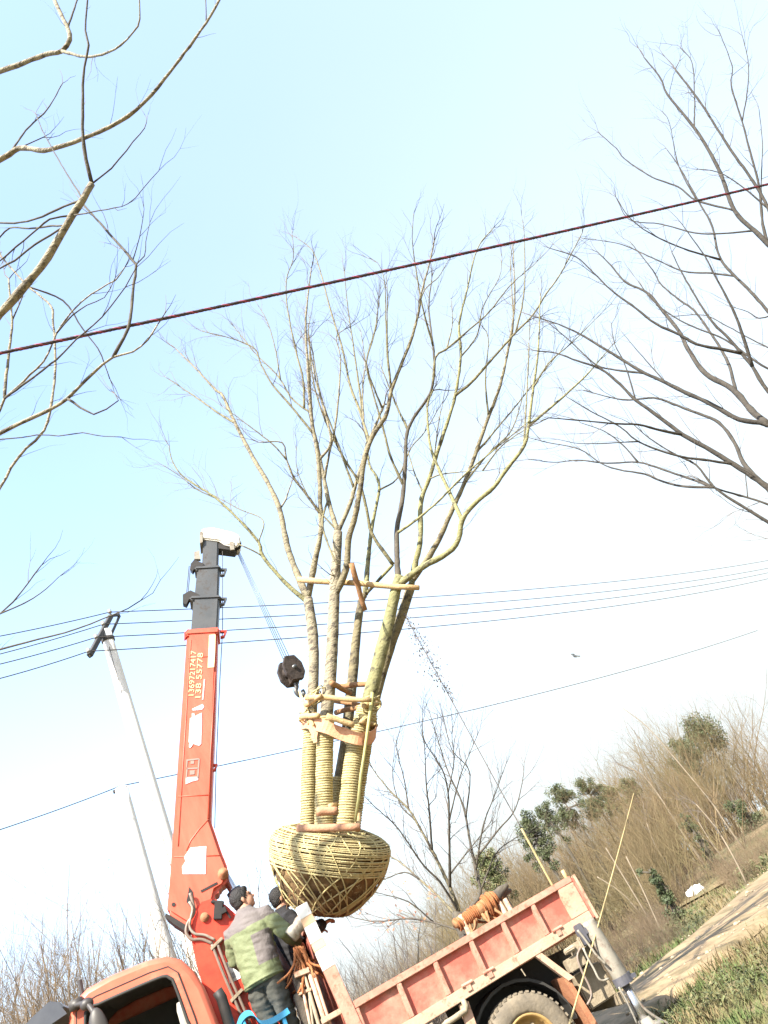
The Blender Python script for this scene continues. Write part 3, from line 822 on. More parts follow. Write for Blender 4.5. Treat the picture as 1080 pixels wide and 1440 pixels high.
# --- straw rope wound round each stem
for ti in range(5):
    sp, rr = hero.limbs[ti]
    ytop = (1003, 1006, 1085, 985, 1000)[ti]
    idx = [i for i, p in enumerate(sp) if proj(p)[1] > ytop]
    seq = [sp[i] for i in idx]; rad = [rr[i] for i in idx]
    cum = [0.0]
    for i in range(1, len(seq)): cum.append(cum[-1] + (seq[i] - seq[i - 1]).length)
    Ltot = cum[-1]; pitch = 0.029; turns = Ltot / pitch
    mb = MB(); pts = []; rd = []
    N = int(turns * 12)
    for q in range(N):
        d_ = Ltot * q / N
        i = 0
        while i < len(cum) - 2 and cum[i + 1] < d_: i += 1
        t = (d_ - cum[i]) / max(1e-6, cum[i + 1] - cum[i])
        c = seq[i].lerp(seq[i + 1], t); tg = (seq[i + 1] - seq[i]).normalized(); r_ = lerp(rad[i], rad[i + 1], t)
        a1 = e1 - tg * e1.dot(tg); a1.normalize(); b1 = tg.cross(a1)
        an = q / 12 * 2 * math.pi
        wob = 1 + 0.05 * noise.noise(Vector((q * 0.05, ti, 0))) + 0.05 * noise.noise(Vector((q * 0.6, ti, 7)))
        pts.append(c + (a1 * math.cos(an) + b1 * math.sin(an)) * (r_ * wob + 0.010) + tg * 0.004 * noise.noise(Vector((q * 0.11, ti, 3))))
        rd.append(0.0165 * (1 + 0.22 * noise.noise(Vector((q * 0.21, ti, 11)))))
    mb.tube(pts, rd, 5)
    mb.build('rope_wrap', 'straw', hero.root, hero.o, True)
# --- lashed wooden braces
def pole_px(a, b, ya, yb, r, m, name='brace_pole', n=8):
    fwd = -0.10 if name == 'brace_pole' and ya < 0.1 else 0.0
    r = r * 1.2
    p, q = P(a[0], a[1], TY + ya + fwd), P(b[0], b[1], TY + yb + fwd)
    mb = MB(); k = 7; pts = []; rd = []
    for i in range(k):
        t = i / (k - 1)
        pts.append(p.lerp(q, t) + Vector((rng.gauss(0, 0.004), rng.gauss(0, 0.004), rng.gauss(0, 0.004))))
        rd.append(pxr(p, r) * (1 - 0.15 * t) * (1 + rng.gauss(0, 0.04)))
    mb.tube(pts, rd, n)
    return mb.build(name, m, hero.root, hero.o, True)
def C1(u, v): return VC((u, v))[0]
pole_px(C1(278, 350), C1(605, 366), -0.42, -0.34, 3.4, 'wood_pale')
pole_px(C1(408, 280), C1(500, 333), -0.30, 0.30, 3.4, 'wood_brown')
pole_px(C1(440, 300), C1(612, 284), 0.25, -0.05, 3.4, 'wood_brown')
pole_px(C1(283, 392), C1(356, 345), -0.30, -0.46, 3.0, 'wood_pale')
pole_px(C1(430, 427), C1(595, 393), 0.2, -0.28, 3.2, 'wood_brown')
pole_px(C1(385, 447), C1(522, 490), -0.46, -0.34, 4.2, 'wood_pale')
pole_px(C1(412, 372), C1(565, 392), 0.3, 0.1, 2.6, 'wood_brown')
pole_px(C1(262, 447), C1(345, 444), -0.16, -0.38, 3.8, 'wood_pale')
pole_px(C1(560, 470), C1(628, 492), -0.25, 0.25, 3.2, 'wood_pale')
pole_px(C1(568, 395), C1(640, 378), -0.28, 0.3, 3.2, 'wood_pale')
pole_px(C1(338, 916), C1(436, 912), -0.46, -0.40, 5.2, 'wood_red', n=10)
pole_px(C1(400, 898), C1(466, 866), -0.2, 0.12, 4.0, 'wood_pale')
pole_px(C1(242, 1003), C1(548, 992), -0.44, -0.42, 5.0, 'wood_red', n=10)
pole_px(C1(538, 1000), C1(542, 925), -0.35, 0.0, 3.6, 'wood_pale')
pole_px((420, 815), (590, 827), 0.0, 0.02, 3.8, 'wood_pale')
pole_px((494, 792), (513, 858), -0.28, 0.05, 3.6, 'wood_brown')
pole_px(C1(612, 330), C1(524, 965), -0.33, -0.40, 2.0, 'bamboo_green', 'bamboo_stake')
# straw ropes lashing the braces
for (x, y, yy) in ((448, 978, -0.36), (523, 990, -0.3), (433, 1006, -0.28), (517, 1010, -0.3), (441, 985, -0.2)):
    c = P(x, y, TY + yy + 0.1); mb = MB()
    for q in range(4):
        pts = []
        nrm = Vector((rng.gauss(0, .5), rng.gauss(0, .3), 1)).normalized(); a1 = nrm.orthogonal().normalized(); b1 = nrm.cross(a1)
        for j in range(17):
            an = 2 * math.pi * j / 16
            pts.append(c + ax_t * (0.02 * (q - 1.5)) + (a1 * math.cos(an) + b1 * math.sin(an)) * 0.115)
        mb.tube(pts, 0.009, 5, cap=False)
    mb.build('lashing', 'straw', hero.root, hero.o, True)

# --- lifting strap round the stems and up to the hook
def band(pts, w, th, name, m, parent=None, origin=None, upv=None, closed=True):
    mb = MB(); n = len(pts)
    for i in range(n):
        if closed: t = pts[(i + 1) % n] - pts[i - 1]
        else: t = pts[min(i + 1, n - 1)] - pts[max(i - 1, 0)]
        t.normalize(); s_ = t.cross(upv).normalized(); u2 = s_.cross(t).normalized()
        for (a, b) in ((-1, -1), (1, -1), (1, 1), (-1, 1)):
            mb.v.append(pts[i] + s_ * (a * th / 2) + u2 * (b * w[i] / 2 if hasattr(w, '__len__') else b * w / 2))
    for i in range(n if closed else n - 1):
        i2 = (i + 1) % n
        for k in range(4):
            k2 = (k + 1) % 4
            mb.f.append((i * 4 + k, i * 4 + k2, i2 * 4 + k2, i2 * 4 + k)); mb.mi.append(0)
    return mb.build(name, m, parent, origin, False)
strap = empty('lifting_strap', P(440, 1030, TY), 0, 'faded orange lifting strap looped round the wrapped stems of the lifted tree', 'strap')
so = Vector(strap.location)
loop_px = [(431, 1019, -0.05), (440, 1018, -0.24), (458, 1022, -0.37), (480, 1031, -0.33), (500, 1037, -0.30), (515, 1036, -0.18), (521, 1030, 0.0), (520, 1028, 0.2), (505, 1030, 0.36), (485, 1033, 0.45), (460, 1028, 0.2), (440, 1022, 0.08)]
lc_ = P(478, 1028, TY + 0.05); lp = [lc_ + (P(x, y, TY + d) - lc_) * 1.16 for x, y, d in loop_px]
lp2 = catmull(lp + [lp[0]], 0.05)[:-1]
band(lp2, [pxr(lp2[0], 18) * (0.9 + 0.1 * noise.noise(Vector((i * 0.3, 0, 0)))) for i in range(len(lp2))], 0.012, 'webbing', 'strap', strap, so, ax_t)
hookp = P(424, 982, TY - 0.02)
hook_seat = P(421, 972, TY + 0.12)
for (x, y, dy) in ((434, 1018, -0.33), (441, 1020, -0.42), (433, 1020, 0.02)):
    a = P(x, y, TY + dy); mb = MB(); mb.tube([hook_seat, hook_seat.lerp(a, 0.5), a], 0.016, 7); mb.build('sling_leg', 'straw', strap, so, True)
for dx in (0, 1, 2):                              # bunched strap end below
    a = P(436 + dx * 3, 1012, TY - 0.36); b = P(440 + dx * 2, 1038 + dx * 3, TY - 0.38)
    pts = [a.lerp(b, t / 5) + Vector((0.012 * math.sin(t * 2 + dx), 0, 0)) for t in range(6)]
    band(pts, 0.05, 0.010, 'strap_tail', 'strap', strap, so, Vector((1, 0, 0.3)), False)

# ================================================================== the near tree whose limbs reach in from the left
def L1(*l): return [(u / 3, v / 3) for u, v in l]
def L2(*l): return [(u / 3.273, 380 + v / 3.273) for u, v in l]
LY = 3.6
base = Vector((-5.6, 4.2, GZ))
left = Traced('bare_tree', base, 'bare near tree with smooth pale limbs reaching in under the twisted cable', 'tree', random.Random(21))
left.raw([Vector((-5.6, 4.2, -0.2)), Vector((-5.5, 4.15, 1.5)), Vector((-5.1, 4.05, 3.2)), Vector((-4.75, 3.95, 4.6)), Vector((-4.5, 3.8, 6.2)), Vector((-4.2, 3.7, 8.0)), Vector((-3.9, 3.6, 9.6))], [0.17, 0.14, 0.125, 0.11, 0.09, 0.07, 0.045], 'trunk', 'bark_pale', 14, True, 0.15)
bk = 'bark_dark'
ll = left.limb
ll([(-420, 560)] + L1((-500, 480), (-200, 370), (0, 300), (100, 265), (190, 230), (260, 215), (295, 165), (285, 120), (230, 0), (215, -80)), 7, 2.4, 'bark_trunk', -0.6)
ll(L1((260, 222), (350, 238), (430, 230), (510, 190), (580, 110), (590, 50), (585, -30)), 2.6, 0.9, bp)
ll(L1((295, 130), (325, 0), (340, -60)), 1.6, 0.8, bk)
ll([(-400, 700)] + L1((-560, 1000), (-250, 800), (0, 675), (80, 625), (180, 635), (280, 610), (420, 555), (540, 490), (640, 400), (720, 300), (800, 195), (870, 95), (925, 0), (960, -70)), 8, 1.4, 'bark_trunk', -0.5)
ll(L1((870, 95), (868, 0), (870, -60)), 1.0, 0.5, bk)
ll(L1((40, 640), (110, 550), (200, 460), (265, 350)), 1.5, 0.7, bk)
ll(L1((85, 618), (180, 580)), 1.0, 0.7, bk)
ll([(-380, 860)] + L1((-500, 1750), (-150, 1480), (0, 1325), (110, 1200), (200, 1085), (280, 950), (350, 840), (388, 775)), 10, 4.6, 'bark_trunk', -0.7, sides=10)
ll(L1((385, 780), (355, 620), (348, 450), (355, 280), (375, 190), (360, 130), (370, 0), (375, -60)), 2.9, 1.0, bk)
ll(L1((395, 775), (470, 710), (560, 600), (610, 540), (620, 500)), 1.4, 0.5, bk)
ll(L1((345, 830), (270, 870), (150, 925), (60, 940), (0, 940), (-80, 945)), 1.7, 1.2, bk)
ll(L1((340, 850), (250, 680), (180, 550), (150, 480)), 1.3, 0.6, bk)
ll(L1((310, 920), (420, 890), (540, 860), (600, 800), (670, 720)), 1.1, 0.5, bk)
ll(L1((275, 960), (150, 1030), (60, 1100), (0, 1130), (-90, 1180)), 1.6, 1.2, bk)
ll(L1((300, 925), (210, 925), (130, 990), (0, 1100), (-80, 1160)), 1.4, 1.0, bk)
ll(L1((290, 935), (200, 955), (120, 965), (40, 960), (0, 1000), (-60, 1060)), 1.5, 1.0, bk)
ll([(-400, 960)] + L2((-520, 1000), (-200, 850), (0, 750), (90, 705), (180, 665), (240, 635), (310, 590), (360, 540), (430, 470), (520, 400), (610, 375), (680, 320), (725, 250)), 7.5, 1.1, 'bark_trunk', -0.5)
ll(L2((325, 588), (370, 630), (430, 662), (490, 640), (545, 600), (530, 570)), 2.1, 0.7, bk)
ll(L2((522, 398), (590, 265), (612, 100), (625, 0)) + L1((575, 1115), (500, 1030), (420, 940), (352, 862)), 2.6, 1.4, bk)
ll(L1((575, 1118), (610, 1080), (615, 1020), (632, 940)), 0.9, 0.4, bk)
ll(L1((570, 1100), (590, 1000), (608, 880)), 0.8, 0.4, bk)
ll([(-330, 830)] + L2((-200, 900), (0, 640), (20, 590), (90, 530), (140, 480), (200, 420), (240, 340), (260, 290), (330, 190), (420, 110), (530, 45), (575, -15)), 3.6, 0.8, 'bark_trunk', -0.4)
ll(L2((20, 590), (130, 510), (260, 410), (350, 320), (470, 215), (575, 75), (625, -10)), 2.0, 0.7, bk)
ll(L2((260, 290), (330, 210), (400, 160), (480, 125), (530, 35)), 1.3, 0.5, bk)
ll(L2((8, 610), (30, 480), (50, 300), (55, 230), (40, 40)), 2.5, 1.2, bp)
ll(L2((55, 220), (100, 130), (115, 90)), 1.2, 0.7, bk)
ll([(-260, 800)] + L2((-150, 1150), (0, 1000), (50, 910), (120, 820), (205, 735), (245, 560), (255, 400), (245, 230), (230, 160), (130, 75), (60, 0), (0, -70)), 2.6, 1.2, 'bark_trunk', 0.3)
ll(L2((130, 75), (290, 140), (380, 270), (450, 360), (480, 430), (505, 500)), 1.5, 0.7, bk)
ll([(-200, 640), (0, 618)] + L2((170, 758), (270, 762), (380, 748), (440, 760), (560, 768)), 1.5, 0.6, bk, 0.2)
ll([(-240, 960), (-90, 920), (0, 863), (30, 832), (58, 795)], 3.0, 0.9, bk, 0.3)
ll([(0, 863), (20, 855), (47, 841), (65, 828), (83, 811)], 1.3, 0.5, bk)
ll([(-260, 985), (-90, 935), (0, 913), (54, 899), (108, 884), (145, 870), (180, 856), (197, 845)], 3.0, 0.8, bk, 0.4)
left.twigs(2.0, 0.34, 'twig', 0.0032, 1, 0.4, 0.02, dens=0.5, tmin=0.35)

# ================================================================== the tree reaching in from the right
def R1(*l): return [(740 + u / 3.176, v / 3.176) for u, v in l]
def R2(*l): return [(740 + u / 3.176, 380 + v / 3.176) for u, v in l]
base = Vector((5.0, 8.3, GZ))
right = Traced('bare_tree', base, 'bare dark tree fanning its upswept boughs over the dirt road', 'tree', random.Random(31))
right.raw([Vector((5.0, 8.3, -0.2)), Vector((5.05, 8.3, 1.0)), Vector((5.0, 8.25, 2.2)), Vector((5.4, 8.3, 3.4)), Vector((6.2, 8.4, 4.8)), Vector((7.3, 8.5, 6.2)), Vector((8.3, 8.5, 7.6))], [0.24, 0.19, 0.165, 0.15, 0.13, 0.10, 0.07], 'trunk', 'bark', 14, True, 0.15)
bk = 'bark_black'
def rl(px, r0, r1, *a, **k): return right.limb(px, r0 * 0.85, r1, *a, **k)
rl([(1240, 560)] + R2((1250, 300),) + R1((1250, 1260), (1080, 1090), (1020, 1030), (930, 940), (870, 780), (820, 680), (750, 570), (630, 420), (600, 350), (525, 255)), 7, 0.8, 'bark_black', -0.5)
rl(R1((750, 565), (752, 440), (740, 280), (690, 215)), 1.4, 0.5, bk)
rl(R1((930, 938), (760, 895), (680, 835), (560, 790), (440, 710), (400, 660), (320, 590)), 1.9, 0.5, bk)
rl(R1((1020, 1035), (870, 1043), (750, 1040), (600, 1000), (460, 980), (400, 880)), 1.7, 0.5, bk)
rl(R1((750, 890), (680, 740), (640, 550), (610, 500)), 1.1, 0.4, bk)
rl(R1((1080, 1080), (1055, 1000), (1040, 830), (1000, 680), (965, 545), (915, 380), (920, 300), (870, 160)), 2.6, 0.5, bk)
rl(R1((965, 545), (990, 390), (990, 270), (965, 160)), 1.2, 0.4, bk)
rl(R1((1140, 1160), (1080, 930), (1000, 790), (920, 680), (850, 570), (780, 460), (720, 380), (665, 310)), 2.8, 1.2, bk, -0.5)
rl(R1((1080, 930), (960, 830), (860, 770), (770, 755)), 1.7, 0.5, bk)
rl(R1((1055, 960), (1050, 800), (1055, 640), (1040, 490)), 1.3, 0.4, bk)
rl([(1260, 650), (1140, 500)] + R1((1180, 1500), (1080, 1390), (1000, 1300), (870, 1160), (830, 1010), (770, 900), (680, 740), (630, 670)), 4.5, 0.6, 'bark_black', 0.7)
rl(R1((870, 1160), (700, 1110), (550, 1040), (460, 970), (400, 880)), 1.9, 0.5, bk)
rl(R1((920, 1230), (830, 1220), (700, 1210), (560, 1150), (420, 1090), (260, 1065)), 1.7, 0.5, bk)
rl([(1250, 860)] + R2((1200, 1050), (1080, 970), (1010, 920), (900, 850), (800, 790), (700, 735), (600, 660), (490, 580), (420, 510), (330, 440), (230, 405), (130, 370), (30, 358)), 8.5, 0.7, 'bark_black', -0.4, sides=9)
rl(R2((1060, 935), (970, 860), (930, 770), (860, 680), (770, 640), (650, 595), (570, 570), (430, 578), (250, 535)), 4.2, 0.6, 'bark_black')
rl(R2((690, 735), (580, 710), (500, 690), (400, 685), (230, 670), (100, 660), (60, 680)), 2.6, 0.6, bk)
rl(R2((920, 865), (820, 850), (660, 825), (500, 765), (420, 700), (290, 630), (180, 565)), 2.6, 0.6, bk)
rl(R2((490, 580), (440, 420), (395, 330), (380, 240)), 1.5, 0.5, bk)
rl([(1245, 780)] + R2((1250, 770), (1080, 690), (950, 665), (830, 600), (700, 540), (600, 490), (530, 460), (430, 400), (340, 345), (240, 285), (140, 240), (30, 205)), 7, 0.7, 'bark_black', 0.6)
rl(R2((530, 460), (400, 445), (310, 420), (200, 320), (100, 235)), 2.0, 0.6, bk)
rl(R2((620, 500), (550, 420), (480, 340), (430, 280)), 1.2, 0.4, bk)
rl(R2((1080, 690), (1000, 620), (920, 530), (800, 460), (720, 350), (680, 270), (600, 170), (540, 100), (440, 50), (380, -20), (320, -80)), 6, 0.7, 'bark_black', 0.9)
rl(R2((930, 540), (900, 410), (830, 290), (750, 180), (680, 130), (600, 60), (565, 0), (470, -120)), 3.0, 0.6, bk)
rl([(1240, 700)] + R2((1220, 660), (1080, 540), (1010, 430), (960, 370), (900, 300), (830, 230), (770, 140), (700, 20), (650, -80)), 5.5, 0.7, 'bark_black', -0.6)
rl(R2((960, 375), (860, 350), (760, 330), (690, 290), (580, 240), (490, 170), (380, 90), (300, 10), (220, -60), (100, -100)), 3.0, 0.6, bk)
rl(R2((1005, 425), (960, 270), (930, 190), (880, 90), (840, 20), (800, -60), (700, -200)), 3.2, 0.6, 'bark_black')
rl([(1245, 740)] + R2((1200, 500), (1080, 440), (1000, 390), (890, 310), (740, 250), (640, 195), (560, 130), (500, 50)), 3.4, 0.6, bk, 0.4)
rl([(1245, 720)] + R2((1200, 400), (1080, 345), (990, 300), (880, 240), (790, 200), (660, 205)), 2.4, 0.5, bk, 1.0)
rl([(1250, 930)] + R2((1250, 1230), (1080, 1125), (960, 1050), (840, 970), (760, 870), (660, 820), (550, 750), (480, 690)), 5, 0.6, 'bark_black', -0.3)
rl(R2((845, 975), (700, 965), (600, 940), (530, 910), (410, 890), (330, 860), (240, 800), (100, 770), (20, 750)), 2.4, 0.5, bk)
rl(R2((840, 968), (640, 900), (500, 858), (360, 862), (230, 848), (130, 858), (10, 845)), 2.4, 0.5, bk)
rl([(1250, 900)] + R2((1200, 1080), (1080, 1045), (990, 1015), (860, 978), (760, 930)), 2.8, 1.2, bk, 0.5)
rl(R2((510, 860), (430, 780), (350, 720), (240, 680)), 1.6, 0.5, bk)
rl(R2((500, 765), (400, 770), (250, 775), (140, 755)), 1.3, 0.4, bk)
rl(R2((990, 1010), (975, 880), (955, 800)), 1.0, 0.4, bk)
rl(R2((1080, 220), (1040, 215), (990, 185), (940, 170)), 1.5, 0.5, bk)
right.twigs(3.6, 0.6, 'twig_grey', 0.0052, 1, 0.4, 0.035, dens=0.8)

# ================================================================== bare tree standing behind the truck
def V7(*l): return [(480 + u / 3.6, 960 + v / 3.6) for u, v in l]
bt = P(648, 1290, 15.0)
base = Vector((bt.x + 0.1, 15.0, GZ))
mid = Traced('bare_tree', base, 'bare grey tree with a fan of upswept stems behind the truck bed', 'tree', random.Random(41))
mid.raw([Vector((base.x, 15, -0.2)), Vector((base.x + 0.02, 15, 0.9)), P(652, 1310, 15.0), P(645, 1282, 15.0)], [0.17, 0.15, 0.13, 0.11], 'trunk', 'bark_dark', 12, True, 0.2)
bk = 'bark_dark'
ml = mid.limb
ml(V7((600, 1165), (560, 1060), (500, 930), (460, 850), (400, 740), (340, 640), (240, 540), (150, 420), (130, 330)), 3.2, 0.6, 'bark', -0.4)
ml(V7((545, 1040), (548, 900), (545, 700), (540, 560), (510, 440), (420, 290), (410, 170)), 2.4, 0.5, bk)
ml([(652, 1295)] + V7((700, 1080), (680, 950), (650, 800), (630, 680), (600, 580), (540, 450), (480, 260), (450, 160)), 2.8, 0.5, bk)
ml(V7((590, 1190), (480, 1070), (400, 1000), (300, 910), (230, 870), (110, 800)), 2.2, 0.5, 'bark')
ml(V7((460, 850), (445, 650), (430, 520), (420, 320), (395, 200)), 1.9, 0.4, bk)
ml(V7((685, 960), (720, 720), (780, 560), (830, 420)), 1.6, 0.4, bk)
ml(V7((675, 900), (800, 740), (880, 640), (920, 480), (925, 410)), 1.7, 0.4, bk)
ml(V7((590, 1150), (500, 1010), (420, 930), (330, 800), (270, 720), (140, 600), (110, 560)), 2.0, 0.5, bk)
ml(V7((555, 980), (620, 880), (700, 780), (760, 700)), 1.4, 0.4, bk)
ml(V7((700, 1060), (780, 870), (860, 800), (930, 760)), 1.5, 0.4, bk)
ml(V7((610, 1250), (450, 1210), (320, 1195), (180, 1210), (60, 1190)), 1.6, 0.6, bk)
ml(V7((480, 1200), (340, 1110), (170, 1060)), 1.3, 0.5, bk)
ml(V7((330, 640), (320, 500), (280, 330), (300, 230)), 1.2, 0.4, bk)
ml(V7((545, 700), (600, 480), (640, 380), (700, 240)), 1.4, 0.4, bk)
ml(V7((630, 680), (650, 520), (640, 430), (560, 340), (520, 200)), 1.4, 0.4, bk)
ml(V7((380, 700), (300, 620), (260, 480), (270, 330)), 1.2, 0.4, bk)
ml(V7((400, 1000), (320, 960), (200, 1000), (120, 990)), 1.2, 0.4, bk)
ml(V7((540, 560), (570, 400), (560, 260), (580, 180)), 1.2, 0.4, bk)
mid.twigs(7.0, 0.75, 'twig_grey', 0.009, 1, 0.6, 0.06)

# ================================================================== the crane truck
truck = empty('crane_truck', (TO.x, TO.y, GZ), TH, 'red crane truck with a raised orange boom and a low-sided cargo bed', 'truck')
TOFF = Vector((0, 0, GZ))
def tb(mbx, name, m, parent=None, smooth=False, bevel=0.0):
    return mbx.build(name, m, parent if parent is not None else truck, TOFF, smooth, bevel)
def tz(u): return 0.018 * u                       # the bed rises slightly to the rear
def uz(px, py, v): q = TP(px, py, v); return (q.x, q.z)
BW = 1.95                                          # bed width
BL = 2.62
# ---- chassis
mb = MB()
for v in (0.55, 1.35):
    mb.bar((-2.3, v, 1.13), (2.55, v, 1.17), 0.07, 0.2)
for u in (-1.9, -0.6, 0.4, 1.2, 2.0, 2.5):
    mb.bar((u, 0.5, 1.15), (u, 1.4, 1.15), 0.07, 0.14)
chassis = tb(mb, 'chassis', 'chassis', bevel=0.006)
mb = MB(); mb.tube([(1.46, 0.1, 0.84), (1.46, 1.85, 0.84)], 0.07, 12); mb.ellipsoid((1.46, 0.97, 0.84), (0.2, 0.2, 0.2), 14, 9)
tb(mb, 'rear_axle', 'chassis', chassis, True)
mb = MB(); mb.tube([(-1.75, 0.1, 0.84), (-1.75, 1.85, 0.84)], 0.05, 10); tb(mb, 'front_axle', 'chassis', chassis, True)
mb = MB(); mb.box((0.5, 0.35, 1.0), (0.55, 0.42, 0.36)); tb(mb, 'fuel_tank', 'black_metal', chassis, bevel=0.05)
# ---- cargo bed
bedroot = MB()
bedroot.box((BL / 2, BW / 2, 1.475), (BL - 0.02, BW - 0.06, 0.045))
bed = tb(bedroot, 'bed_floor', 'rust')
def side(v, d, near):
    s_ = -1 if near else 1
    mb = MB(); mb.bar((0.0, v + d * 0.5, 1.862), (BL, v + d * 0.5, 1.862 + tz(BL)), 0.075, 0.065)
    tb(mb, 'top_rail', 'bed_frame', bed, bevel=0.006)
    mb = MB(); mb.bar((0.0, v + d * 0.5, 1.478 + 0.0), (BL, v + d * 0.5, 1.478 + tz(BL)), 0.085, 0.10)
    tb(mb, 'sill', 'sill', bed, bevel=0.006)
    ribs = [0.03, 0.49, 0.90, 1.32, 1.71, 2.09, 2.52]
    for i, u in enumerate(ribs):
        w = 0.05 if 0 < i < 6 else (0.06 if i == 0 else 0.20)
        mb = MB(); mb.bar((u, v + d * 0.42, 1.529 + tz(u)), (u, v + d * 0.42, 1.828 + tz(u)), w, 0.064, (0, 1, 0))
        tb(mb, 'rib' if 0 < i < 6 else 'corner_post', 'bed_frame' if i < 6 else 'sill', bed, bevel=0.006)
    for a, b in zip(ribs, ribs[1:]):
        mb = MB()
        vv = v + d * 0.68
        n_, m_ = 8, 5
        for side_ in (0, 1):
            for i in range(n_ + 1):
                for j in range(m_ + 1):
                    u = lerp(a + 0.02, b - 0.02, i / n_); z = lerp(1.526, 1.832, j / m_) + tz(u)
                    dent = 0.012 * noise.noise(Vector((u * 4, z * 4, v * 3 + 1))) * math.sin(math.pi * i / n_) * math.sin(math.pi * j / m_)
                    mb.v.append(Vector((u, vv + dent + (0.012 * side_ if near else -0.012 * side_), z)))
            o = side_ * (n_ + 1) * (m_ + 1)
            for i in range(n_):
                for j in range(m_):
                    k = o + i * (m_ + 1) + j
                    mb.f.append((k, k + 1, k + m_ + 2, k + m_ + 1)); mb.mi.append(0)
        tb(mb, 'side_panel', 'bed_paint', bed, True)
side(0.0, 0.09, True)
side(BW, -0.09, False)
for u in (0.25, 1.1, 1.35, 2.2):                  # drop-side hinges
    mb = MB(); mb.tube([(u - 0.06, -0.002, 1.532 + tz(u)), (u + 0.06, -0.002, 1.532 + tz(u))], 0.016, 8); mb.box((u, 0.0, 1.50 + tz(u)), (0.05, 0.02, 0.06))
    tb(mb, 'hinge', 'bed_frame', bed)
mb = MB(); mb.box((BL + 0.02, BW / 2, 1.70), (0.04, BW - 0.02, 0.42))
tg = tb(mb, 'tailgate', 'bed_paint', bed, bevel=0.008)
for v in (0.03, BW / 2, BW - 0.03):
    mb = MB(); mb.box((BL + 0.045, v, 1.70), (0.03, 0.07, 0.46)); tb(mb, 'rib', 'sill', bed, bevel=0.005)
mb = MB(); mb.tube([(BL - 0.03, 0.04, 1.90), (BL - 0.03, 0.04, 2.02)], 0.022, 8); tb(mb, 'stake', 'wood_pale', bed, True)
# ---- headboard
hb = MB(); hb.box((-0.085, BW / 2, 2.10), (0.03, BW - 0.14, 1.28))
head = tb(hb, 'headboard', 'bed_paint')
tag(head, 'dark maroon headboard with striped posts')
for v, near in ((0.04, True), (BW - 0.04, False)):
    # striped post: each painted band its own block
    zs = [(1.40, 2.24, 'bed_frame'), (2.24, 2.42, 'white_paint'), (2.42, 2.50, 'faded_stripe'), (2.50, 2.66, 'white_paint'), (2.66, 2.74, 'faded_stripe'), (2.74, 2.86, 'white_paint')]
    for (a, b, m) in zs:
        def uu(z): return lerp(-0.01, -0.115, (z - 1.4) / 1.44)
        mb = MB(); mb.bar((uu(a), v, a + 0.0005), (uu(b), v, b - 0.0005), 0.09, 0.125, (1, 0, 0))
        tb(mb, 'post' if a < 1.5 else 'painted_band', m, head, bevel=0.004)
mb = MB(); mb.bar((-0.10, 0.09, 2.72), (-0.10, BW - 0.09, 2.72), 0.06, 0.06); tb(mb, 'top_bar', 'bed_frame', head, bevel=0.005)
# ---- wheels
def wheel(u, v, sgn):
    c = Vector((u, v, 0.84)); ax = Vector((0, -sgn, 0))
    prof = [(0.255, -0.105), (0.30, -0.118), (0.36, -0.122), (0.405, -0.108), (0.432, -0.085), (0.44, -0.04), (0.44, 0.04), (0.432, 0.085), (0.405, 0.108), (0.36, 0.122), (0.30, 0.118), (0.255, 0.105), (0.255, -0.105)]
    mb = MB(); mb.lathe(prof, c, ax, 48)
    w = tb(mb, 'wheel', 'rubber', None, True)
    mb = MB()
    for i in range(44):
        an = 2 * math.pi * i / 44
        for s2 in (-1, 1):
            p = c + Vector((math.cos(an) * 0.437, s2 * 0.055, math.sin(an) * 0.437))
            mb.box(p, (0.018, 0.085, 0.034), Matrix.Rotation(-an, 3, 'Y') @ Matrix.Rotation(0.35 * s2, 3, 'X'))
    tb(mb, 'tread', 'rubber', w)
    mb = MB(); mb.lathe([(0.262, 0.108), (0.25, 0.118), (0.235, 0.10), (0.222, 0.03), (0.14, 0.0), (0.12, 0.05), (0.07, 0.07), (0.0, 0.075)], c, ax, 36)
    tb(mb, 'rim', 'rim', w, True)
    mb = MB()
    for i in range(6):
        an = 2 * math.pi * i / 6
        q = c + ax * 0.02 + Vector((math.cos(an) * 0.17, 0, math.sin(an) * 0.17)); mb.tube([q, q + ax * 0.035], 0.017, 6)
    tb(mb, 'wheel_nut', 'dusty_iron', w)
for (u, v, s_) in ((1.46, 0.14, 1), (1.46, 1.81, -1), (-1.75, 0.14, 1), (-1.75, 1.81, -1)):
    wheel(u, v, s_)
# ---- mudguard, flap, struts under the bed
mb = MB(); mb.bar((1.00, 0.05, 1.43), (0.95, 0.05, 0.95), 0.05, 0.10, (1, 0, 0)); tb(mb, 'bed_bracket', 'sill', bed, bevel=0.004)
mb = MB()
a0 = [(1.86, 1.46), (1.93, 1.46), (2.12, 1.14), (2.05, 1.14)]
mb.prism(a0, lambda x, y, d: (x, d, y), 0.0, 0.06); tb(mb, 'mudguard_brace', 'sill', bed)
mb = MB(); mb.prism([(2.02, 1.19), (2.07, 1.20), (2.13, 0.62), (2.07, 0.60)], lambda x, y, d: (x, d, y), 0.02, 0.42); tb(mb, 'mud_flap', 'rust', bed)
mb = MB(); mb.bar((0.62, 0.0, 1.40), (0.62, 0.3, 1.40), 0.05, 0.05); tb(mb, 'cross_beam', 'dusty_iron', bed, bevel=0.006)
mb = MB(); mb.tube([(0.72, 0.0, 1.345), (0.76, 0.0, 1.36), (0.84, 0.0, 1.36), (0.98, 0.0, 1.37), (1.0, 0.0, 1.40), (1.0, 0.02, 1.45)], 0.028, 10); tb(mb, 'bed_latch', 'dusty_iron', bed, True)
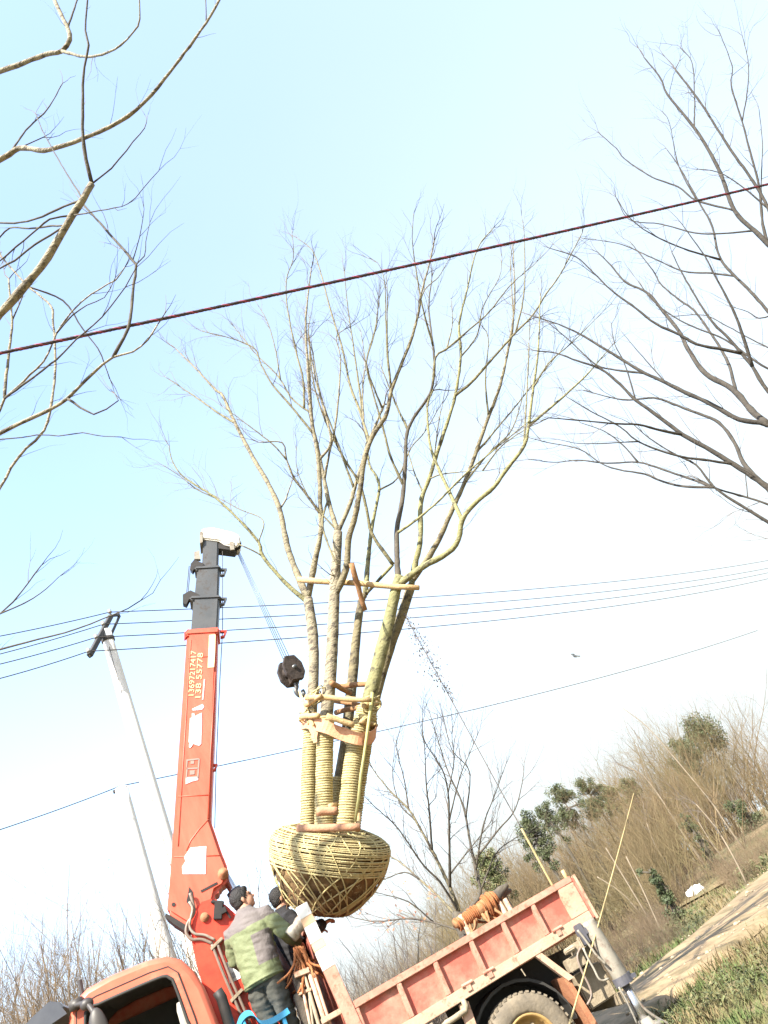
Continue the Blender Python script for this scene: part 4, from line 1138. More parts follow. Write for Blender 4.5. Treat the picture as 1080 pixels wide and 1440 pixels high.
# black arch and plate added for the shadow above and behind the wheel
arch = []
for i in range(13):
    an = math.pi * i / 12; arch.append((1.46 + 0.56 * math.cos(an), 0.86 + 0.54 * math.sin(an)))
mb = MB(); mb.prism(arch + [(p[0] * 0.985 + 0.022, p[1] - 0.03) for p in reversed(arch)], lambda x, y, d: (x, d, y), 0.16, 0.46); tb(mb, 'shade_arch', 'black_rubber', bed)
mb = MB(); mb.box((1.5, 0.48, 1.15), (1.2, 0.02, 0.6)); tb(mb, 'shade_plate', 'black_rubber', bed)  # flat black sheet standing for the shade under the bed
mb = MB(); mb.tube([(1.66, -0.005, 1.43), (1.67, -0.005, 1.36)], 0.006, 5); tb(mb, 'latch_pin', 'dusty_iron', bed)
# ---- outrigger at the rear
oroot = MB(); oroot.box((2.38, 0.9, 1.30), (0.16, 1.66, 0.15))
outr = tb(oroot, 'outrigger_beam', 'grey_paint', None, bevel=0.012)
def O3(px, py, v): q = TP(px, py, v); return Vector((q.x, q.y, q.z))
ov = -0.02
jt, jb = O3(822, 1305, ov), O3(880, 1382, ov)
ju = Vector((2.56, ov, 0)); jt = Vector((2.52, ov, 1.50)); jb = Vector((2.56, ov, 0.90))
mb = MB(); mb.tube([jt, jt.lerp(jb, 0.06), jt.lerp(jb, 0.9), jb], [0.082, 0.085, 0.085, 0.08], 18); tb(mb, 'jack_tube', 'grey_paint', outr, True)
mb = MB(); mb.lathe([(0.0, -0.03), (0.1, -0.03), (0.1, 0.05), (0.0, 0.05)], jb, (0, 0, 1), 18); mb.box(jb + Vector((0.05, -0.02, 0.0)), (0.14, 0.12, 0.035)); tb(mb, 'jack_collar', 'blue_paint', outr)
rodb = Vector((2.55, ov, 0.47))
mb = MB(); mb.tube([jb + Vector((0, 0, -0.02)), rodb], 0.045, 14); tb(mb, 'jack_rod', 'chrome', outr, True)
mb = MB(); mb.lathe([(0.0, 0.10), (0.06, 0.09), (0.075, 0.04), (0.15, 0.02), (0.16, -0.02), (0.0, -0.02)], rodb, (0, 0, 1), 20); tb(mb, 'foot_pad', 'grey_paint', outr, True)
mb = MB(); mb.box((2.50, ov + 0.02, 1.43), (0.2, 0.15, 0.07)); mb.box((2.40, ov - 0.01, 1.42), (0.07, 0.1, 0.2)); tb(mb, 'jack_bracket', 'blue_paint', outr, bevel=0.008)
mb = MB(); mb.box((2.30, 0.03, 1.34), (0.13, 0.10, 0.10)); mb.box((2.22, 0.05, 1.24), (0.2, 0.12, 0.12)); mb.tube([(2.14, -0.03, 1.36), (2.26, -0.03, 1.36)], 0.03, 10); mb.tube([(2.34, -0.04, 1.30), (2.34, -0.04, 1.42)], 0.022, 8)
tb(mb, 'control_valve', 'dusty_iron', outr, bevel=0.01)
def hosepx(l, v, r, m, name, par):
    pts = catmull([O3(x, y, v) for x, y in l], 0.03); mb = MB(); mb.tube(pts, r, 7); return tb(mb, name, m, par, True)
hosepx([(818, 1330), (812, 1345), (818, 1365), (828, 1385), (832, 1400), (826, 1413)], -0.03, 0.012, 'hose', 'hose', outr)
hosepx([(820, 1333), (828, 1350), (835, 1362), (842, 1376), (848, 1379), (856, 1376)], -0.12, 0.011, 'grey_paint', 'handle', outr)
hosepx([(812, 1308), (822, 1320), (838, 1342), (852, 1356)], -0.11, 0.012, 'grey_paint', 'pipe', outr)
hosepx([(884, 1384), (893, 1400), (906, 1418), (925, 1432), (945, 1442), (965, 1450)], -0.05, 0.014, 'grey_paint', 'hose', outr)
hosepx([(870, 1388), (880, 1405), (890, 1426), (896, 1440)], -0.09, 0.010, 'grey_paint', 'pipe', outr)
# rear tool box and step
mb = MB(); mb.box((2.35, 0.42, 0.98), (0.34, 0.5, 0.32)); tb(mb, 'tool_box', 'dusty_iron', chassis, bevel=0.015)
mb = MB(); mb.bar((2.5, 0.1, 0.78), (2.5, 1.85, 0.78), 0.06, 0.1); tb(mb, 'rear_bumper', 'dusty_iron', chassis, bevel=0.008)

# ---- crane base, column and boom
CV = 0.92
mb = MB(); mb.box((-0.72, BW / 2, 1.30), (0.86, BW - 0.1, 0.14)); deck = tb(mb, 'crane_deck', 'rust', None, bevel=0.01)
mb = MB(); mb.box((-0.70, 0.34, 1.48), (0.76, 0.52, 0.24)); tb(mb, 'tool_box', 'chassis', deck, bevel=0.015)
mb = MB(); mb.box((-0.55, 1.34, 1.46), (0.6, 0.44, 0.20)); tb(mb, 'tool_box', 'chassis', deck, bevel=0.015)
mb = MB(); mb.lathe([(0.0, 0), (0.38, 0), (0.38, 0.2), (0.32, 0.26), (0.0, 0.26)], (-0.95, CV, 1.36), (0, 0, 1), 28); tb(mb, 'slew_ring', 'black_metal', deck, True)
cn = CV - 0.22
cp = [uz(266, 1318, cn), uz(299, 1440, cn)]
uL = -1.22
col_poly = [(uL - 0.02, 1.62), (uL + 0.62, 1.62), (uL + 0.62, 2.5), (uL + 0.58, 2.9), (uL + 0.52, 3.15), (uL + 0.44, 3.30), (uL + 0.34, 3.42), (uL + 0.18, 3.44), (uL + 0.04, 3.30), (uL, 3.0)]
mb = MB(); mb.prism(col_poly, lambda x, y, d: (x, d, y), cn, CV + 0.22)
column = tb(mb, 'crane_column', 'column_paint', None, bevel=0.03)
def plate(px, v, th, name, m, par):
    poly = [uz(x, y, v) for x, y in px]; mb = MB(); mb.prism(poly, lambda x, y, d: (x, d, y), v, v + th); return tb(mb, name, m, par)
plate([(316, 1354), (338, 1347), (341, 1374), (323, 1383)], cn - 0.006, 0.005, 'sticker', 'sticker', column)
plate([(326, 1368), (338, 1364), (339, 1371), (327, 1376)], cn - 0.008, 0.005, 'sticker_print', 'decal_grey', column)
q = O3(318, 1330, cn); mb = MB(); mb.lathe([(0.04, -0.006), (0.05, -0.006), (0.05, 0.01), (0.04, 0.01)], q, (0, 1, 0), 20); mb.lathe([(0.0, -0.002), (0.041, -0.002)], q, (0, 1, 0), 20); tb(mb, 'inspection_hole', 'rust', column)
for dx in (0, 8):
    hosepx([(298 + dx, 1328), (316 + dx, 1374), (336 + dx, 1420), (352 + dx, 1460), (366 + dx, 1500)], cn - 0.05, 0.016, 'hose', 'pipe', column)
for (x, y) in ((301, 1329), (329, 1402)):
    q = O3(x, y, cn - 0.05); mb = MB(); mb.box(q + Vector((0.03, 0.02, 0)), (0.15, 0.08, 0.035), Matrix.Rotation(-0.35, 3, 'Y')); tb(mb, 'pipe_clamp', 'dusty_iron', column, bevel=0.006)
# boom, drawn on its own near face
bn = CV - 0.18
bpx = [(263, 887), (306, 885), (303, 985), (299, 1085), (296, 1152), (303, 1172), (311, 1196), (319, 1216), (322, 1232), (314, 1246), (304, 1252), (300, 1268), (297, 1290), (288, 1308), (268, 1304), (234, 1283), (238, 1240), (243, 1170), (252, 1040)]
bpoly = [uz(x, y, bn) for x, y in bpx]
mb = MB(); mb.prism(bpoly, lambda x, y, d: (x, d, y), bn, CV + 0.18)
boom = tb(mb, 'boom', 'boom_paint', None, bevel=0.035)
def bplate(px, name, m, off=0.006, th=0.005): return plate(px, bn - off, th, name, m, boom)
plate([(233, 1284), (268, 1304), (264, 1312), (244, 1299), (232, 1289)], bn + 0.02, 0.3, 'end_plate', 'black_metal', boom)
bplate([(268, 1192), (290, 1190), (289, 1229), (257, 1229), (256, 1219), (261, 1211), (259, 1205)], 'white_label', 'sticker')
bplate([(282, 1252), (305, 1240), (306, 1243), (283, 1255)], 'slot', 'black_metal')
bplate([(266, 1247), (271, 1254), (273, 1270), (268, 1276), (262, 1268), (264, 1258)], 'hose_opening', 'black_metal')
q = O3(244, 1272, bn); mb = MB(); mb.lathe([(0, -0.008), (0.02, -0.008), (0.02, 0.01)], q, (0, 1, 0), 12); tb(mb, 'hole', 'black_metal', boom)
for (x, y, r_) in ((288, 1291, 0.075), (314, 1229, 0.06)):
    q = O3(x, y, bn); mb = MB(); mb.lathe([(0.0, -0.07), (r_ * 0.6, -0.065), (r_ * 0.65, -0.03), (r_, -0.03), (r_, 0.02)], q, (0, 1, 0), 20); tb(mb, 'pivot_pin', 'rust', boom, True)
mb = MB(); q = O3(307, 1282, bn - 0.05); mb.box(q, (0.09, 0.1, 0.16), Matrix.Rotation(0.4, 3, 'Y')); mb.box(q + Vector((0.02, 0, 0.09)), (0.14, 0.05, 0.03), Matrix.Rotation(0.5, 3, 'Y')); mb.box(q + Vector((0.05, -0.04, -0.02)), (0.07, 0.04, 0.06)); mb.tube([q + Vector((0.05, -0.03, 0.05)), q + Vector((0.1, -0.03, -0.12))], 0.012, 6)
tb(mb, 'junction_box', 'black_metal', boom, bevel=0.006)
hosepx([(267, 1256), (271, 1268), (273, 1284), (264, 1298), (262, 1312), (270, 1321), (284, 1321), (299, 1327)], bn - 0.05, 0.017, 'hose', 'hose', boom)
hosepx([(266, 1268), (271, 1278), (268, 1292), (267, 1304), (274, 1313), (288, 1315), (303, 1322)], bn - 0.07, 0.014, 'grey_paint', 'hose', boom)
# lift cylinder
mb = MB(); a = Vector((O3(316, 1232, CV).x, CV, O3(316, 1232, CV).z)); b = Vector((-0.35, CV, 2.15))
mb.tube([a, a.lerp(b, 0.3)], 0.05, 14); cyl = tb(mb, 'lift_rod', 'chrome', boom, True)
mb = MB(); mb.tube([a.lerp(b, 0.12), b], 0.085, 16); tb(mb, 'lift_cylinder', 'visor', boom, True)
# telescopic sections
def section(px, hw, name, m):
    v0 = CV - hw; poly = [uz(x, y, v0) for x, y in px]; mb = MB(); mb.prism(poly, lambda x, y, d: (x, d, y), v0, CV + hw); return tb(mb, name, m, boom, bevel=0.022)
section([(267.5, 900), (305, 900), (308.5, 836), (272, 838)], 0.150, 'boom_section', 'steel')
section([(272, 850), (306.5, 850), (308.5, 795), (277.5, 797)], 0.125, 'boom_section', 'steel')
section([(283.5, 805), (306, 805), (308, 752), (286, 752)], 0.100, 'boom_section', 'steel')
section([(260, 893), (308, 890), (308.5, 881), (263, 884)], 0.195, 'collar', 'boom_paint')
section([(266, 843), (310.5, 841), (311, 835.5), (267, 837)], 0.168, 'collar', 'steel')
section([(273, 801), (310, 799), (310.5, 793.5), (274, 795)], 0.142, 'collar', 'steel')
def bracket(l, v, name, m, th=0.06): plate(l, v, th, name, m, boom)
for (x, y) in ((309, 884), (309, 838), (309, 797), (296, 1072)):
    dx = x - 309 + 1
    bracket([(308 + dx, y + 2), (318 + dx, y + 2), (314.5 + dx, y + 11), (309 + dx, y + 12), (309 + dx, y + 10), (313 + dx, y + 9.5), (315.5 + dx, y + 4), (308 + dx, y + 4)], CV - 0.10, 'rope_guide', 'steel' if y < 880 else 'column_paint')
bracket([(257, 836), (268, 830), (280, 836), (280, 840), (266, 842), (262, 850), (257, 848)], CV - 0.14, 'sheave_bracket', 'black_metal', 0.10)
bracket([(268, 793), (273, 787), (286, 792), (286, 797), (274, 798), (271, 803), (268, 800)], CV - 0.12, 'sheave_bracket', 'black_metal', 0.10)
bracket([(273, 776), (280, 774), (282, 786), (273, 786)], CV - 0.10, 'sheave_bracket', 'grey_paint', 0.06)
bracket([(259, 890), (265, 884), (265, 892), (259, 899)], CV - 0.16, 'sheave_bracket', 'column_paint', 0.06)
mb = MB(); mb.tube([O3(264, 838, CV - 0.1), O3(268, 796, CV - 0.1)], 0.006, 5); mb.tube([O3(262, 838, CV - 0.06), O3(266, 796, CV - 0.06)], 0.006, 5); tb(mb, 'extension_cable', 'wire', boom)
mb = MB(); mb.tube([O3(313, 775, CV - 0.08), O3(313, 886, CV - 0.08), O3(309, 960, CV - 0.08), O3(304, 1076, CV - 0.08), O3(302, 1165, CV - 0.08)], 0.0055, 5); tb(mb, 'winch_rope', 'wire', boom)
# boom head
hd = section([(283.5, 742), (300, 741), (326, 747), (337, 752), (338.5, 763), (333, 769), (316, 765), (308, 760), (284, 757)], 0.135, 'boom_head', 'white_paint')
plate([(281, 748), (285, 747), (285, 762), (281, 764)], CV - 0.14, 0.28, 'end_plate', 'grey_paint', boom)
plate([(307, 759), (334, 768), (330, 774), (307, 771)], CV - 0.09, 0.18, 'sheave_housing', 'black_metal', boom)
for k in range(3):
    q = O3(330, 766, CV - 0.07 + 0.07 * k); mb = MB(); mb.lathe([(0.03, -0.025), (0.10, -0.025), (0.085, 0.0), (0.10, 0.025), (0.03, 0.025), (0.03, -0.025)], q, (0, 1, 0), 22); tb(mb, 'sheave', 'black_metal', boom, True)
mb = MB(); q = O3(326, 768, CV - 0.145); mb.box(q, (0.06, 0.02, 0.14), Matrix.Rotation(0.2, 3, 'Y')); tb(mb, 'link_plate', 'grey_paint', boom)
for l in ([(246.5, 1120), (297.5, 1118)], [(240.5, 1205), (314, 1203)], [(260.5, 925), (304.5, 923)]):
    mb = MB(); mb.tube([O3(l[0][0] + 4, l[0][1], bn - 0.001), O3(l[1][0] - 4, l[1][1], bn - 0.001)], 0.006, 5); tb(mb, 'weld_seam', 'boom_paint', boom, True)
for l in ([(250.5, 1190), (257, 1080), (268.5, 900)], [(293, 1150), (296, 1060), (302.5, 945)], [(293, 1152), (280, 1166), (268, 1182), (262, 1196)]):
    mb = MB(); mb.tube([O3(x, y, bn - 0.001) for x, y in l], 0.006, 5); tb(mb, 'weld_seam', 'boom_paint', boom, True)
# ---- lettering on the boom
axis0 = O3(268, 1080, bn); axis1 = O3(286, 890, bn)
def textmesh(txt, size):
    cu = bpy.data.curves.new('lettering', 'FONT'); cu.body = txt; cu.size = size; cu.extrude = 0.002; cu.resolution_u = 3
    ob = bpy.data.objects.new('lettering', cu); COL.objects.link(ob)
    dg = bpy.context.evaluated_depsgraph_get(); me = bpy.data.meshes.new_from_object(ob.evaluated_get(dg))
    bpy.data.objects.remove(ob)
    vs_ = [v.co.copy() for v in me.vertices]; fs_ = [tuple(p.vertices) for p in me.polygons]
    bpy.data.meshes.remove(me)
    return vs_, fs_
def lettering(txt, px0, px1, height_px, m):
    a, b = O3(px0[0], px0[1], bn - 0.005), O3(px1[0], px1[1], bn - 0.005)
    d = (b - a); L = d.length; d.normalize(); nrm = Vector((0, -1, 0)); upv = nrm.cross(d)
    vs_, fs_ = textmesh(txt, 1.0)
    x0 = min(v.x for v in vs_); x1 = max(v.x for v in vs_); y0 = min(v.y for v in vs_); y1 = max(v.y for v in vs_)
    H = height_px * depth(TW(a)) / FPX
    mb = MB(); mb.add([a + d * ((v.x - x0) / (x1 - x0) * L) + upv * ((v.y - y0) / (y1 - y0) * H) + nrm * v.z for v in vs_], fs_)
    tb(mb, 'lettering', m, boom)
lettering('13697217417', (272.5, 978), (276, 915), 7.5, 'letter')
lettering('138 55778', (282, 981), (285.5, 918), 7.5, 'letter')
bplate([(284, 984), (286.5, 955), (288.5, 955), (286, 984)], 'worn_print', 'decal_grey')
bplate([(270, 997), (285, 990), (287, 994), (284, 998), (271, 999)], 'blue_mark', mat('decal_blue', (0.5, 0.58, 0.66), (0.6, 0.64, 0.7), 0.5, scale=12))
# large peeling characters: white fill on a grey shadow
bplate([(267, 1010), (284, 1002), (284, 1020), (283, 1046), (280, 1049), (265, 1044)], 'worn_shadow', 'decal_grey', 0.006)
for l in ([(270, 1003), (273, 1003), (274, 1010), (277, 1012), (281, 1004), (283, 1006), (282, 1014), (278, 1016), (272, 1014), (270, 1010)],
          [(268, 1018), (273, 1017), (276, 1019), (282, 1018), (282, 1029), (278, 1031), (274, 1028), (268, 1030)],
          [(267, 1033), (273, 1031), (279, 1033), (281, 1031), (281, 1043), (272, 1045), (266, 1042)],
          [(266, 1046), (270, 1045), (271, 1047), (268, 1051), (266, 1051)]):
    bplate(l, 'worn_character', 'sticker', 0.009)
for (l, m) in (([(262, 1068), (280, 1066), (280, 1068), (264, 1070), (263, 1080), (262, 1080)], 'decal_dark'), ([(279, 1067), (281, 1067), (279, 1094), (277, 1094)], 'decal_dark'), ([(262, 1079), (264, 1079), (263, 1094), (261, 1094)], 'decal_dark'), ([(262, 1080), (279, 1079), (279, 1081), (262, 1082)], 'decal_dark'), ([(268, 1070), (273, 1069.5), (273, 1074), (268, 1074.5)], 'decal_dark'), ([(267, 1083.5), (274, 1083), (273.5, 1089), (267, 1089.5)], 'decal_dark'), ([(261, 1093), (279, 1092), (278.5, 1097), (270, 1099), (261, 1103)], 'decal_grey')):
    bplate(l, 'worn_emblem', m)
bplate([(294, 893), (303, 892), (302.5, 915), (301, 938), (292, 939)], 'pale_sticker', mat('pale_sticker', (0.75, 0.66, 0.42), (0.7, 0.5, 0.3), 0.5, scale=9))

# ---- cab
CW = 1.85
CVN = 0.0
cab_out = [(-2.52, 1.0), (-2.55, 1.9), (-2.47, 2.45), (-2.36, 2.88), (-2.29, 2.975), (-2.17, 3.03), (-1.95, 3.045), (-1.62, 3.025), (-1.45, 2.985), (-1.33, 2.90), (-1.25, 2.76), (-1.20, 2.60), (-1.165, 2.25), (-1.15, 1.9), (-1.15, 1.0)]
win = [(-2.37, 2.0), (-2.30, 2.40), (-2.215, 2.845), (-2.10, 2.862), (-1.62, 2.842), (-1.485, 2.822), (-1.44, 2.77), (-1.405, 2.40), (-1.39, 2.0)]
cxm = Vector((-1.85, 2.1))
def inset(poly, k):
    out = []
    n = len(poly)
    for i in range(n):
        a, b, c = Vector(poly[i - 1]), Vector(poly[i]), Vector(poly[(i + 1) % n])
        t = ((b - a).normalized() + (c - b).normalized()).normalized(); nr = Vector((t.y, -t.x))
        out.append(b + nr * k)
    # keep the inside direction
    if sum((Vector(o) - cxm).length for o in out) > sum((Vector(o) - cxm).length for o in poly):
        return inset(poly, -k)
    return [(o.x, o.y) for o in out]
prof_in = [(0.0, 0.055), (0.012, 0.03), (0.035, 0.010), (0.07, 0.0), (CW - 0.07, 0.0), (CW - 0.035, 0.010), (CW - 0.012, 0.03), (CW, 0.055)]
mb = MB(); n = len(cab_out)
rings = []
for v, k in prof_in:
    po = inset(cab_out, k) if k else cab_out
    rings.append([Vector((u, v, z)) for u, z in po])
for r_ in rings: mb.v.extend(r_)
for i in range(len(rings) - 1):
    for j in range(n - 1):                          # open floor; front opening for the windscreen
        if 3 <= i < 4 and j in (1, 2): continue
        mb.f.append((i * n + j, i * n + j + 1, (i + 1) * n + j + 1, (i + 1) * n + j)); mb.mi.append(0)
cab_in = inset(cab_out, 0.055)
mb.prism(cab_in, lambda x, y, d: (x, d, y), 0.0, 0.03, [win])
mb.prism(cab_in, lambda x, y, d: (x, d, y), CW - 0.03, CW, [win])
cab = tb(mb, 'cab', 'cab_paint', None, False)
tag(cab, 'faded red steel cab with rounded roof')
for p in cab.data.polygons:
    if abs(p.normal.y) < 0.97: p.use_smooth = True
mb = MB(); li = inset(cab_out, 0.05)
for v in (0.06, CW - 0.06): mb.v.extend([Vector((u, v, z)) for u, z in li])
for j in range(n - 1):
    if j in (1, 2): continue
    mb.f.append((j, j + 1, n + j + 1, n + j)); mb.mi.append(0)
tb(mb, 'headliner', 'interior', cab)
mb = MB(); mb.box((-1.85, CW / 2, 1.10), (1.25, CW - 0.1, 0.1)); mb.box((-1.26, CW / 2, 1.95), (0.05, CW - 0.14, 1.6)); tb(mb, 'cab_floor', 'interior', cab)
door_out = [(-2.415, 1.12), (-2.44, 1.9), (-2.38, 2.42), (-2.285, 2.88), (-2.22, 2.915), (-2.10, 2.928), (-1.62, 2.908), (-1.455, 2.885), (-1.385, 2.80), (-1.345, 2.40), (-1.33, 1.9), (-1.33, 1.12)]
for v, th in ((-0.009, 0.012), (CW - 0.003, 0.012)):
    mb = MB(); mb.prism(door_out, lambda x, y, d: (x, d, y), v, v + th, [win]); d_ = tb(mb, 'door', 'cab_paint', cab)
    mb = MB(); lp = [Vector((u, v + th / 2, z)) for u, z in inset(win, 0.006)]; mb.tube(catmull(lp + [lp[0]], 0.08), 0.016, 6); tb(mb, 'window_seal', 'black_rubber', d_, True) if False else tb(mb, 'window_seal', 'black_rubber', cab, True)
    mb = MB(); lp = [Vector((u, v + 0.003, z)) for u, z in door_out]; mb.tube(lp + [lp[0]], 0.0075, 5); tb(mb, 'door_seam', 'black_rubber', cab, True)
    mb = MB(); mb.box((-1.48, v, 1.72), (0.14, 0.035, 0.03)); tb(mb, 'door_handle', 'black_metal', cab, bevel=0.006)
# door glass is wound half down; its top edge sits low in the frame
mb = MB(); mb.prism([(-2.37, 1.98), (-2.345, 2.14), (-1.395, 2.14), (-1.39, 1.98)], lambda x, y, d: (x, d, y), 0.012, 0.017); tb(mb, 'door_glass', 'glass', cab)
mb = MB(); mb.prism([(-2.37, 1.98), (-2.345, 2.14), (-1.395, 2.14), (-1.39, 1.98)], lambda x, y, d: (x, d, y), CW - 0.017, CW - 0.012); tb(mb, 'door_glass', 'glass', cab)
mb = MB(); mb.add([Vector((-2.548, 0.08, 1.92)), Vector((-2.548, CW - 0.08, 1.92)), Vector((-2.365, CW - 0.08, 2.87)), Vector((-2.365, 0.08, 2.87)), Vector((-2.538, 0.08, 1.92)), Vector((-2.538, CW - 0.08, 1.92)), Vector((-2.355, CW - 0.08, 2.87)), Vector((-2.355, 0.08, 2.87))], [(0, 1, 2, 3), (7, 6, 5, 4), (0, 4, 5, 1), (3, 2, 6, 7), (0, 3, 7, 4), (1, 5, 6, 2)]); tb(mb, 'windscreen', 'glass', cab)
# sun visor above the windscreen
vz = [(-2.36, 2.955), (-2.40, 3.015), (-2.48, 3.06), (-2.64, 3.00), (-2.82, 2.90), (-2.84, 2.87), (-2.80, 2.87), (-2.62, 2.955), (-2.48, 2.99)]
mb = MB(); mb.prism(vz, lambda x, y, d: (x, d, y), -0.02, CW + 0.02); vis = tb(mb, 'sun_visor', 'visor', cab, bevel=0.006)
mb = MB(); mb.prism([(-2.36, 2.90), (-2.40, 3.0), (-2.50, 3.02), (-2.64, 2.96), (-2.80, 2.86), (-2.6, 2.86)], lambda x, y, d: (x, d, y), -0.024, -0.008); tb(mb, 'visor_end', 'visor', cab)
# mirror and its arm
mb = MB(); a = O3(104, 1414, -0.03); b = O3(122, 1412, -0.14); c = O3(134, 1428, -0.22)
mb.tube(catmull([a, b, c, c + Vector((0.02, -0.02, -0.12))], 0.03), 0.024, 8); mb.box(a + Vector((0.02, 0, 0)), (0.12, 0.07, 0.08)); mb.ellipsoid(b, (0.06, 0.04, 0.05), 12, 8); tb(mb, 'mirror_arm', 'mirror_black', cab, True)
mb = MB(); c2 = O3(141, 1456, -0.24); mb.ellipsoid(c2, (0.085, 0.05, 0.22), 18, 14); tb(mb, 'mirror', 'mirror_black', cab, True)
# seats
for v in (0.42, 1.35):
    mb = MB(); mb.box((-1.55, v, 1.45), (0.5, 0.5, 0.16)); mb.box((-1.36, v, 1.85), (0.12, 0.48, 0.7), Matrix.Rotation(-0.15, 3, 'Y')); s_ = tb(mb, 'seat', 'seat_fabric', cab, bevel=0.04)
    mb = MB(); mb.box((-1.36, v, 2.34), (0.09, 0.26, 0.22), Matrix.Rotation(-0.15, 3, 'Y')); tb(mb, 'headrest', 'seat_fabric', cab, bevel=0.035)
mb = MB(); mb.tube([(-1.43, 0.12, 2.0), (-1.435, 0.10, 2.52), (-1.44, 0.10, 2.58)], [0.05, 0.05, 0.03], 10); tb(mb, 'belt_pillar', 'seat_fabric', cab, True)
mb = MB(); pts = []
for j in range(25):
    an = 2 * math.pi * j / 24; pts.append(Vector((-2.12 + 0.07 * math.sin(an), 0.45 + 0.2 * math.cos(an), 1.95 + 0.19 * math.sin(an))))
mb.tube(pts, 0.016, 6, cap=False); tb(mb, 'steering_wheel', 'black_rubber', cab, True)
mb = MB(); mb.prism([(-2.36, 2.0), (-2.22, 2.86), (-1.46, 2.83), (-1.39, 2.0)], lambda x, y, d: (x, d, y), CW - 0.075, CW - 0.065); tb(mb, 'added_blackout_panel', 'interior', cab)  # dark panel added to block the far window and keep the cab dark
mb = MB(); mb.box((-2.36, CW / 2, 1.75), (0.25, CW - 0.12, 0.25)); tb(mb, 'dashboard', 'interior', cab, bevel=0.03)
for v in (0.28, CW - 0.28):
    mb = MB(); mb.lathe([(0.0, 0.02), (0.07, 0.015), (0.09, 0.0), (0.095, -0.03)], (-2.535, v, 1.35), (-1, 0, 0), 20); tb(mb, 'headlight', 'porcelain', cab, True)
mb = MB(); mb.box((-2.56, CW / 2, 1.02), (0.12, CW + 0.02, 0.2)); tb(mb, 'front_bumper', 'grey_paint', cab, bevel=0.02)
mb = MB(); mb.tube([(-1.08, 0.12, 1.4), (-1.08, 0.12, 2.45), (-1.1, 0.12, 2.52)], 0.05, 12); tb(mb, 'intake_pipe', 'black_metal', cab, True)
mb = MB(); q = O3(113, 1383, 0.4); mb.tube([q + Vector((0, 0, -0.1)), q + Vector((0, 0, 0.03))], 0.02, 8); tb(mb, 'roof_lamp', 'mirror_black', cab)

# ---- levers, pipes and a rope bundle between the crane and the headboard
lv = 0.10
for (x0, y0, x1, y1, r_, m) in ((434, 1366, 458, 1440, 0.022, 'sill'), (440, 1366, 464, 1440, 0.016, 'sill'), (428, 1372, 448, 1440, 0.018, 'dusty_iron'), (424, 1382, 436, 1440, 0.014, 'sill'), (433, 1385, 440, 1440, 0.012, 'dusty_iron')):
    a, b = O3(x0, y0, lv), O3(x1, y1, lv); b = a + (b - a) * 2.2
    mb = MB(); mb.tube([a, b], r_, 8); tb(mb, 'control_lever', m, deck, True)
for (a, b, w_, h_) in ((O3(414, 1372, lv), O3(435, 1364, lv), 0.07, 0.05), (O3(420, 1398, lv), O3(438, 1391, lv), 0.04, 0.03), (O3(452, 1437, 0.05), O3(482, 1420, 0.05), 0.05, 0.05)):
    mb = MB(); mb.bar(a, b, w_, h_); tb(mb, 'lever_bracket', 'sill', deck, bevel=0.006)
mb = MB(); mb.box(O3(424, 1388, lv + 0.12), (0.12, 0.2, 0.25)); mb.box(O3(428, 1420, lv + 0.12), (0.12, 0.2, 0.3)); tb(mb, 'valve_block', 'chassis', deck, bevel=0.01)
mb = MB(); q = O3(418, 1305, 0.12); mb.lathe([(0.0, -0.10), (0.07, -0.10), (0.075, -0.05), (0.06, 0.0), (0.075, 0.05), (0.07, 0.1), (0.0, 0.1)], q, Vector((1, 0, 0.5)), 16); tb(mb, 'winch_drum', 'grey_paint', deck, True)
rr_ = random.Random(3)
bundle = MB()
for k in range(26):
    a = O3(418 + rr_.uniform(-6, 10), 1330 + rr_.uniform(0, 12), lv + rr_.uniform(-0.02, 0.18)); pts = [a]
    d = Vector((rr_.uniform(-0.1, 0.3), rr_.uniform(-0.2, 0.2), -1)).normalized()
    for j in range(7):
        d = (d + Vector((rr_.gauss(0, .3), rr_.gauss(0, .2), rr_.gauss(0, .15)))).normalized(); pts.append(pts[-1] + d * 0.055)
    bundle.tube(catmull(pts, 0.03), 0.011, 5)
ob = bundle.build('rope_bundle', 'orange_rope', None, None, True)
ob.location = TO; ob.rotation_euler = (0, 0, TH)
tag(ob, 'tangled bundle of orange rope hanging in front of the headboard', 'rope')

# ================================================================== hook block on its hoist rope
hk = empty('hook_block', P(410, 985, 0.1 + 9.2), 0, 'dark steel hook block hanging on thin hoist ropes beside the lifted tree', 'hook block')
sheave_w = TW(O3(331, 770, CV))
HY = TW(O3(408, 944, CV)).y
c = P(409, 944, HY); ho = Vector(hk.location)
axh = (P(402, 926, HY) - P(416, 962, HY)).normalized(); sd = axh.cross(Vector((0, 1, 0))).normalized()
hn = (Matrix.Rotation(R(48), 3, axh) @ Vector((0, 1, 0))).normalized(); sd = axh.cross(hn).normalized()
fr = lambda x, y, d: c + sd * x + axh * y + hn * d
s_ = pxr(c, 1)
def hexp(w, h): return [(-w * .5, h), (w * .5, h), (w, h * .35), (w, -h * .45), (w * .55, -h), (-w * .55, -h), (-w, -h * .45), (-w, h * .35)]
for d0 in (-0.115, 0.055):
    mb = MB(); mb.prism(hexp(15 * s_, 19 * s_), fr, d0, d0 + 0.062); mb.build('cheek_plate', 'block_iron', hk, ho, bevel=0.006)
for d0 in (-0.05, 0.03):
    mb = MB(); mb.lathe([(0.02, -0.02), (11 * s_, -0.02), (9 * s_, 0), (11 * s_, 0.02), (0.02, 0.02)], c + hn * d0, hn, 20); mb.build('sheave', 'block_iron', hk, ho, True)
mb = MB(); mb.box(c - axh * (13 * s_), (0.12, 0.12, 0.10), Matrix((sd, hn, axh)).transposed()); mb.build('crosshead', 'block_iron', hk, ho, bevel=0.01)
